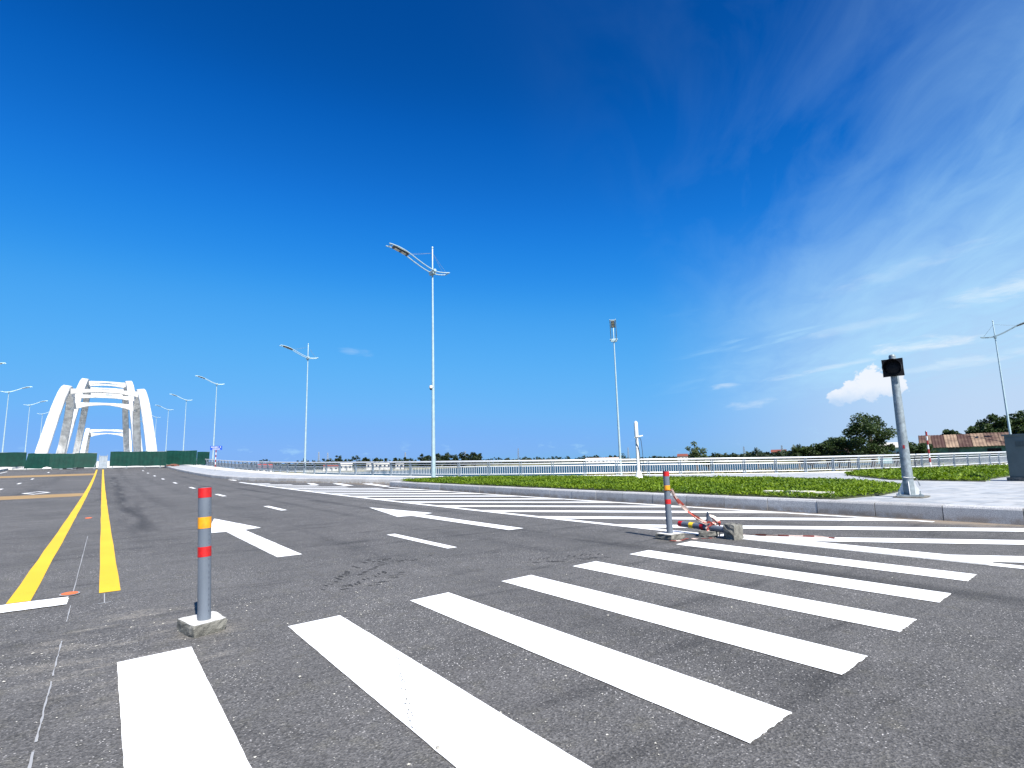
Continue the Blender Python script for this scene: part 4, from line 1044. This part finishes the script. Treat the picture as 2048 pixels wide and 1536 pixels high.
for i in range(6): b = MB(); b.box((-.9+i*.36, random.uniform(-.2, .2), .1+.02*i), (.8, .5, .1), random.uniform(-.4, .4)); b.build('board', BLK if i % 2 else STEEL, t)

# ------------------------------------------------------------------ trees
def leaves_np(cent, rad, n, size, flat=.8):
    k = len(cent); idx = rng.integers(0, k, n); d = rng.normal(size=(n, 3)); d /= np.linalg.norm(d, axis=1)[:, None]
    q = rng.random(n)**.45; c = cent[idx]+d*(rad[idx]*q)[:, None]*np.array([1, 1, flat])
    a = rng.normal(size=(n, 3)); a[:, 2] *= .6; a /= np.linalg.norm(a, axis=1)[:, None]; bb = np.cross(a, rng.normal(size=(n, 3))); bb /= np.linalg.norm(bb, axis=1)[:, None]+1e-9
    s = size*rng.uniform(.55, 1.35, n)[:, None]
    return np.stack([c-a*s*.6, c+bb*s*.38, c+a*s*.75, c-bb*s*.38], 1).reshape(-1, 3)
def leafmesh(name, v, mat, parent=None):
    me = bpy.data.meshes.new(name); me.from_pydata(v.tolist(), [], np.arange(len(v)).reshape(-1, 4).tolist()); me.materials.append(mat)
    return link(name, me, parent)
def tree(label, x, y, z, h, wdt, n, size, mat, group, clumps=22, low=.25, cone=0., name='broadleaf_tree'):
    t = thing(name, label, 'tree', (x, y, z), random.uniform(0, 6), group)
    cz = h*(low+(1-low)/2); rz = h*(1-low)/2; cen = []; rad = []
    for i in range(clumps):
        d = rng.normal(size=3); d /= np.linalg.norm(d); q = rng.uniform(.35, .86)
        zz = cz+d[2]*rz*q; sh = 1-cone*(zz-h*low)/(h*(1-low)); cen.append((d[0]*wdt/2*q*sh, d[1]*wdt/2*q*sh, zz)); rad.append(rng.uniform(.17, .30)*min(wdt, h*(1-low))*.62)
    cen = np.array(cen); rad = np.array(rad)
    leafmesh('crown', leaves_np(cen, rad, n, size), mat, t)
    b = MB(); tw = .035*h+.05
    b.tube([(0, 0, -.3), (.03*h, 0, h*.2), (.0, .03*h, h*.45), (.02*h, .01*h, h*.7)], [tw, tw*.75, tw*.5, tw*.2], 8)
    for i in range(min(9, clumps)):
        c_ = Vector(cen[i]); s_ = Vector((.02*h, .01*h, h*rng.uniform(.22, .5))); mid = s_.lerp(c_, .5)+Vector((0, 0, -.03*h)); b.tube([s_, mid, c_], [tw*.38, tw*.25, tw*.08], 6)
    b.build('trunk', BARK, t, smooth=True); return t
def palm(label, x, y, z, h, fr, mat, group, nf=13):
    t = thing('palm_tree', label, 'tree', (x, y, z), random.uniform(0, 6), group)
    b = MB(); b.tube([(0, 0, -.3), (.06*h, 0, h*.35), (.03*h, .04*h, h*.7)], [.16, .12, .09], 8); b.build('trunk', BARK, t, smooth=True); top = Vector((.03*h, .04*h, h*.7))
    for k_ in range(nf):
        a = 2*math.pi*k_/nf*2.4; e = R(random.uniform(5, 75)); b = MB(); P = []
        for i in range(11):
            s = i/10; P.append(top+Vector((math.cos(a)*math.cos(e)*s, math.sin(a)*math.cos(e)*s, math.sin(e)*s-.75*s*s*math.cos(e)))*fr)
        b.tube(P, [.03*(1-.8*i/10) for i in range(11)], 4)
        sd = Vector((-math.sin(a), math.cos(a), 0))
        for i in range(2, 11):
            for sg_ in (-1, 1):
                for jj in (0, .5):
                    p = P[i-1].lerp(P[i], jj); l = fr*.3*math.sin(math.pi*min(1, (i+jj)/11+.08))+.1; dn = (P[i]-P[i-1]).normalized(); e2 = p+(sd*sg_*.8+dn*.55+Vector((0, 0, -.45))).normalized()*l
                    b.add([p-dn*.03, p+dn*.03, e2], [(0, 1, 2)])
        b.build('frond', mat, t)
FB = 'trees along the far bank'
def ftree(bb, d, topz, wdt, label, **kw):
    x, y = polar(bb, d); z = kw.pop('z', -1.6)
    return tree(label, x, y, z, topz-z, wdt, kw.pop('n', 420), kw.pop('size', .9), kw.pop('mat', LEAFF), kw.pop('group', FB), **kw)
ftree(15.9, 430, 9.2, 6, 'small far tree cut by the pole of the lamp behind the railing', clumps=10, cone=.3)
ftree(17.9, 430, 9.0, 7, 'low far tree beside the paired lattice masts', clumps=10)
ftree(19.0, 430, 10.2, 8, 'round far tree right of the paired lattice masts', clumps=12)
ftree(20.75, 430, 10.6, 9, 'larger dark far tree left of the white waterside buildings', clumps=14)
ftree(21.6, 440, 8.6, 6, 'small dark far tree against the white waterside buildings', clumps=9)
ftree(22.7, 430, 9.2, 5, 'slim far tree above the white waterside buildings', clumps=8, cone=.5)
ftree(23.6, 430, 8, 4.5, 'pointed far tree right of the white waterside buildings', clumps=8, cone=.7)
ftree(24.6, 430, 8.4, 4, 'second pointed far tree right of the white waterside buildings', clumps=8, cone=.7)
ftree(25.5, 430, 8.6, 5, 'feathery far tree at the foot of the single mast left of the tallest lamp', clumps=9, cone=.4)
for bb, tz, wd, lb in ((27.7, 9.6, 11, 'leftmost tree of the dark grove behind the tallest lamp'), (28.9, 9.0, 10, 'dark grove tree right behind the pole of the tallest lamp'), (30.1, 9.8, 12, 'second dark grove tree right of the tallest lamp'),
                       (31.4, 9.2, 12, 'third dark grove tree right of the tallest lamp, at the lattice mast'), (32.7, 10.0, 11, 'rightmost and tallest tree of the dark grove right of the tallest lamp')):
    ftree(bb, 420, tz+.6, wd*1.35, lb, n=1900, size=.95, clumps=30, low=.02)
# near bank, right
NB = 'trees on the near bank beyond the railing'
ftree(55.2, 118, 4.5, 4.6, 'pale feathery tree beyond the railing right of the white post', n=1500, size=.30, mat=LEAFP, group=NB, clumps=20, z=-1.2, low=.2)
ftree(56.3, 121, 1.9, 5.0, 'low pale shrub right of the pale feathery tree', n=700, size=.28, mat=LEAFP, group=NB, clumps=12, z=-1.2, low=.05)
x, y = polar(60.7, 135); palm('small dark palm standing alone beyond the railing', x, y, -1.2, 4.3, 1.9, LEAFF, NB)
ftree(64.7, 90, 2.5, 3.6, 'low dark bush between the fan shaped palm and the dark tree belt', n=2600, size=.2, mat=LEAFN, group=NB, clumps=16, z=-.6, low=.02)
ftree(67.4, 90, 3.3, 4.6, 'dark filling tree half hidden in the middle of the tree belt', n=3600, size=.2, mat=LEAFN, group=NB, clumps=22, z=-.6, low=.02)
x, y = polar(64.2, 86); palm('fan shaped palm at the left end of the dark tree belt', x, y, -.6, 3.0, 1.7, LEAFN, NB, 17)
ftree(65.3, 88, 3.0, 4.0, 'low dark tree next to the fan shaped palm', n=3200, size=.2, mat=LEAFN, group=NB, clumps=18, z=-.6, low=.05)
ftree(66.5, 88, 3.7, 5.4, 'rounded dark tree in the middle of the dark tree belt', n=4500, size=.2, mat=LEAFN, group=NB, clumps=24, z=-.6, low=.05)
ftree(68.1, 84, 3.9, 5.4, 'leafy dark tree touching the big tree from the left', n=4500, size=.2, mat=LEAFN, group=NB, clumps=24, z=-.6, low=.05)
ftree(69.9, 80, 6.5, 6.0, 'biggest broad tree in the belt, left of the signal pole', n=8500, size=.19, mat=LEAFN, group=NB, clumps=42, z=-.6, low=.12)
ftree(71.6, 82, 2.3, 3.6, 'low bush between the big tree and the signal pole', n=2400, size=.18, mat=LEAFN, group=NB, clumps=14, z=-.6, low=.02)
ftree(72.9, 84, 3.0, 3.8, 'dark bushy tree right of the signal pole', n=3200, size=.19, mat=LEAFN, group=NB, clumps=18, z=-.6, low=.03)
ftree(73.9, 88, 2.5, 2.8, 'dark tree behind the red and white banded post', n=1500, size=.19, mat=LEAFN, group=NB, clumps=16, z=-.6, low=.03)
HB = 'trees on the rise behind the shed'
for bb, d, tz, wd, lb in ((75.6, 165, 6.4, 6, 'small dark tree peeping over the left end of the rusty roof'), (76.8, 165, 7.2, 10, 'dark tree over the middle of the rusty roof'), (77.8, 165, 8.4, 11, 'dark tree over the right end of the rusty roof'),
                          (78.7, 165, 9.6, 12, 'tall dark tree left of the lamp behind the cabinet'), (79.7, 165, 10.2, 12, 'tall dark tree right of the lamp behind the cabinet'), (80.8, 165, 10.2, 12, 'dark tree at the right picture edge above the cabinet')):
    ftree(bb, d, tz, wd, lb, n=5200, size=.45, mat=LEAFN, group=HB, clumps=26, low=.02, z=-.6)
# continuous far wood
vs = []
for i in range(1300):
    bb = rng.uniform(10, 80); d = shore(bb)+rng.uniform(60, 160); hgt_ = (7.6 if bb < 36 else 8.2)*rng.uniform(.55, 1.15)*(1+.35*math.sin(bb*3.1)*math.sin(bb*1.13))
    if bb > 48: hgt_ *= .5
    x, y = polar(bb, d); cen = np.array([[x+rng.normal()*2, y+rng.normal()*2, -1+hgt_*f] for f in (.25, .55, .8)]); vs.append(leaves_np(cen, np.array([3.4, 3.0, 2.0])*.8, 34, 1.5))
tag(leafmesh('far_wood', np.concatenate(vs), LEAFF), 'continuous dark line of far woods across the river', 'woods', kind='stuff')
# dry grass on the near bank
vs = []
for i in range(2600):
    s = rng.uniform(0, 1)**.8; bb = rng.uniform(44, 72); x, y = polar(bb, rng.uniform(30, 85)); 
    q = np.array([[x, y, -1.0]]); vs.append(leaves_np(q, np.array([.7]), 14, .30, .55))
tag(leafmesh('dry_grass', np.concatenate(vs), DRYG), 'dry yellowish grass on the bank seen through the railing', 'grass', kind='stuff')

# ------------------------------------------------------------------ buildings
sh = thing('shed', 'low shed with rusty corrugated roof beyond the right end of the railing', 'shed', (*polar(76.35, 108), -.6)); sh.rotation_euler = (0, 0, R(-76.35+4))
# local x runs to the right of the view, local y away
W_ = 11.3
b = MB(); b.box((0, 2.5, 1.45), (W_-.3, 4.6, 2.9)); b.build('wall', TEAL, sh)
b = MB(); b.prism([(W_/2-.15, .0), (W_/2+.1, .0), (W_/2+.1, 5), (W_/2-.15, 5)], -.3, lambda x, y: 2.75+1.72*min(y, 5-y)/2.5+.35); b.build('gable_wall', CREAM, sh)
rw = W_/7
for i in range(7):
    b = MB(); n = 16; x0 = -W_/2+i*rw
    for j in range(n+1):
        x = x0+.02+(rw-.04)*j/n; o = .022*math.sin(j*math.pi/2)
        for (yy, zz) in ((-.75, 2.35), (2.5, 4.35), (5.4, 2.6)): b.v.append((x-x0, yy, zz+o+random.uniform(-.01, .01)))
    b.f = [(3*j+k_, 3*j+3+k_, 3*j+4+k_, 3*j+1+k_) for j in range(n) for k_ in range(2)]; b.mi = [0]*len(b.f)
    o = b.build('roof_sheet', RUST, sh); o.location = (x0, 0, random.uniform(-.03, .03)); md = o.modifiers.new('thickness', 'SOLIDIFY'); md.thickness = .02
b = MB(); b.box((-1.5, .16, 1.1), (1.3, .1, 2.2)); b.build('door', simple('shed_door', (.06, .1, .09), .7), sh)
b = MB(); b.box((3.2, .16, 1.5), (1.6, .1, 1.0)); b.build('dark_opening_panel', BLK, sh)  # black panel on the wall paints the dark inside of an opening
def house(label, bb, d, w_, h_, roofh, z=-1.6, roof=HROOF, wall=HWALL, n=3, rz=0.):
    x, y = polar(bb, d); t = thing('house', label, 'house', (x, y, z), R(-bb)+rz)
    b = MB(); b.box((0, 2.5, h_/2), (w_, 5, h_)); b.build('wall', wall, t)
    b = MB(); b.add([(-w_/2-.4, -.5, h_), (w_/2+.4, -.5, h_), (w_/2+.4, 5.5, h_), (-w_/2-.4, 5.5, h_), (-w_/2, 2.5, h_+roofh), (w_/2, 2.5, h_+roofh)], [(0, 1, 5, 4), (2, 3, 4, 5), (0, 4, 3), (1, 2, 5), (3, 2, 1, 0)]); b.build('roof', roof, t)
    for i in range(n):
        b = MB(); b.box((-w_/2+(i+.5)*w_/n, -.03, h_*.55), (w_/n*.4, .12, h_*.35)); b.build('window', HWIN, t)
    b = MB(); b.box((w_*.22/n, -.04, h_*.33), (.9, .13, h_*.62)); b.build('door', HWIN, t)
house('red roofed house far left behind the curved railing', 12.3, 300, 7, 3.2, 2.0, roof=simple('bright_red_roof', (.25, .03, .02), .7), n=2)
house('white house at the left of the waterside buildings', 19.7, 405, 9, 4.6, 1.2, roof=HWALL)
house('pale low house left of the waterside buildings', 18.3, 405, 10, 3.2, 1.4)
house('long white flat waterside building', 22.9, 402, 17, 5.2, .5, roof=HWALL, n=6)
house('small white house right of the long white building', 25.0, 405, 6, 4.6, .8, roof=HWALL, n=2)
house('long white hall with dark red eaves left of the white post', 46.0, 640, 40, 3.9, 1.7, n=9, wall=simple('hall_white', (.5, .48, .45), .8), roof=simple('hall_roof', (.45, .36, .32), .8))
house('small red roofed house near the pale feathery tree', 53.9, 520, 9, 4.0, 2.2, z=-1.2)
house('pale house with red roof at the left end of the dark tree belt', 62.6, 620, 14, 6.0, 2.5, z=-1.2)
house('pale teal house half hidden behind the big tree', 71.4, 125, 4.6, 2.9, 1.0, z=-.8, wall=simple('teal_house', (.40, .58, .58), .8), roof=HWALL, n=2)
# ------------------------------------------------------------------ masts far away
def mast(label, bb, d, h, wb=2.4):
    x, y = polar(bb, d); t = thing('lattice_mast', label, 'mast', (x, y, -1.6), random.uniform(0, 1), 'far lattice masts'); wt = wb*.25
    lv = [h*i/7 for i in range(8)]
    def cor(z, i): s = (wb+(wt-wb)*z/h)/2; return ((-s, -s, z), (s, -s, z), (s, s, z), (-s, s, z))[i % 4]
    for i in range(4): b = MB(); b.bar(cor(0, i), cor(h, i), .22, .22); b.build('leg', STEEL, t)
    b = MB()
    for a, c in zip(lv, lv[1:]):
        for i in range(4): b.bar(cor(a, i), cor(c, i+1), .12, .12); b.bar(cor(c, i), cor(c, i+1), .1, .1)
    tag(b.build('bracing', STEEL, t), kind='stuff')
for bb, d, h, lb in ((17.14, 650, 20, 'left one of the paired far lattice masts'), (17.98, 650, 19, 'right one of the paired far lattice masts'), (25.55, 600, 16.5, 'far mast left of the tallest lamp'), (31.7, 620, 17, 'far mast above the dark grove'),
                     (37.25, 760, 22, 'far mast standing alone over the river'), (48.6, 760, 19, 'far mast left of the white post'), (59.6, 620, 13, 'far mast left of the lone palm'), (62.9, 560, 12, 'far mast above the pale red roofed house')): mast(lb, bb, d, h)

# ------------------------------------------------------------------ loose stones
pm_ = MB(); pm_.lathe([(.3, -.25), (.9, .05), (.75, .5), (.25, .75)], 7)
pme = pm_.build('pebble', PEB).data; bpy.data.objects.remove(bpy.data.objects['pebble'])
for x, y, s, lb in ((1.15, 2.10, .013, 'small pale pebble at the edge of the second zebra stripe'), (.93, 3.25, .011, 'little tan stone on the asphalt between the first two zebra stripes')):
    o = link('pebble', pme, None, (x, y, .007)); o.scale = (s, s*.8, s*.7); o.rotation_euler = (0, 0, random.uniform(0, 6)); tag(o, lb, 'pebble')
gv = MB()
for i in range(900):
    x, y = (rng.normal(.9, 1.1), rng.uniform(1.3, 5.6)) if i < 700 else (rng.uniform(2, 11), rng.uniform(1, 9))
    s = rng.uniform(.002, .0045)+.006*rng.random()**5; a = rng.uniform(0, 6)
    gv.add([(x+s*math.cos(a+k_*2.1)*rng.uniform(.7, 1.3), y+s*math.sin(a+k_*2.1)*rng.uniform(.7, 1.3), zr(y)+.004) for k_ in range(3)]+[(x, y, zr(y)+.004+s*.5)], [(0, 1, 3), (1, 2, 3), (2, 0, 3)])
tag(gv.build('grit', PEB), 'scattered pale grit on the asphalt', 'grit', kind='stuff')
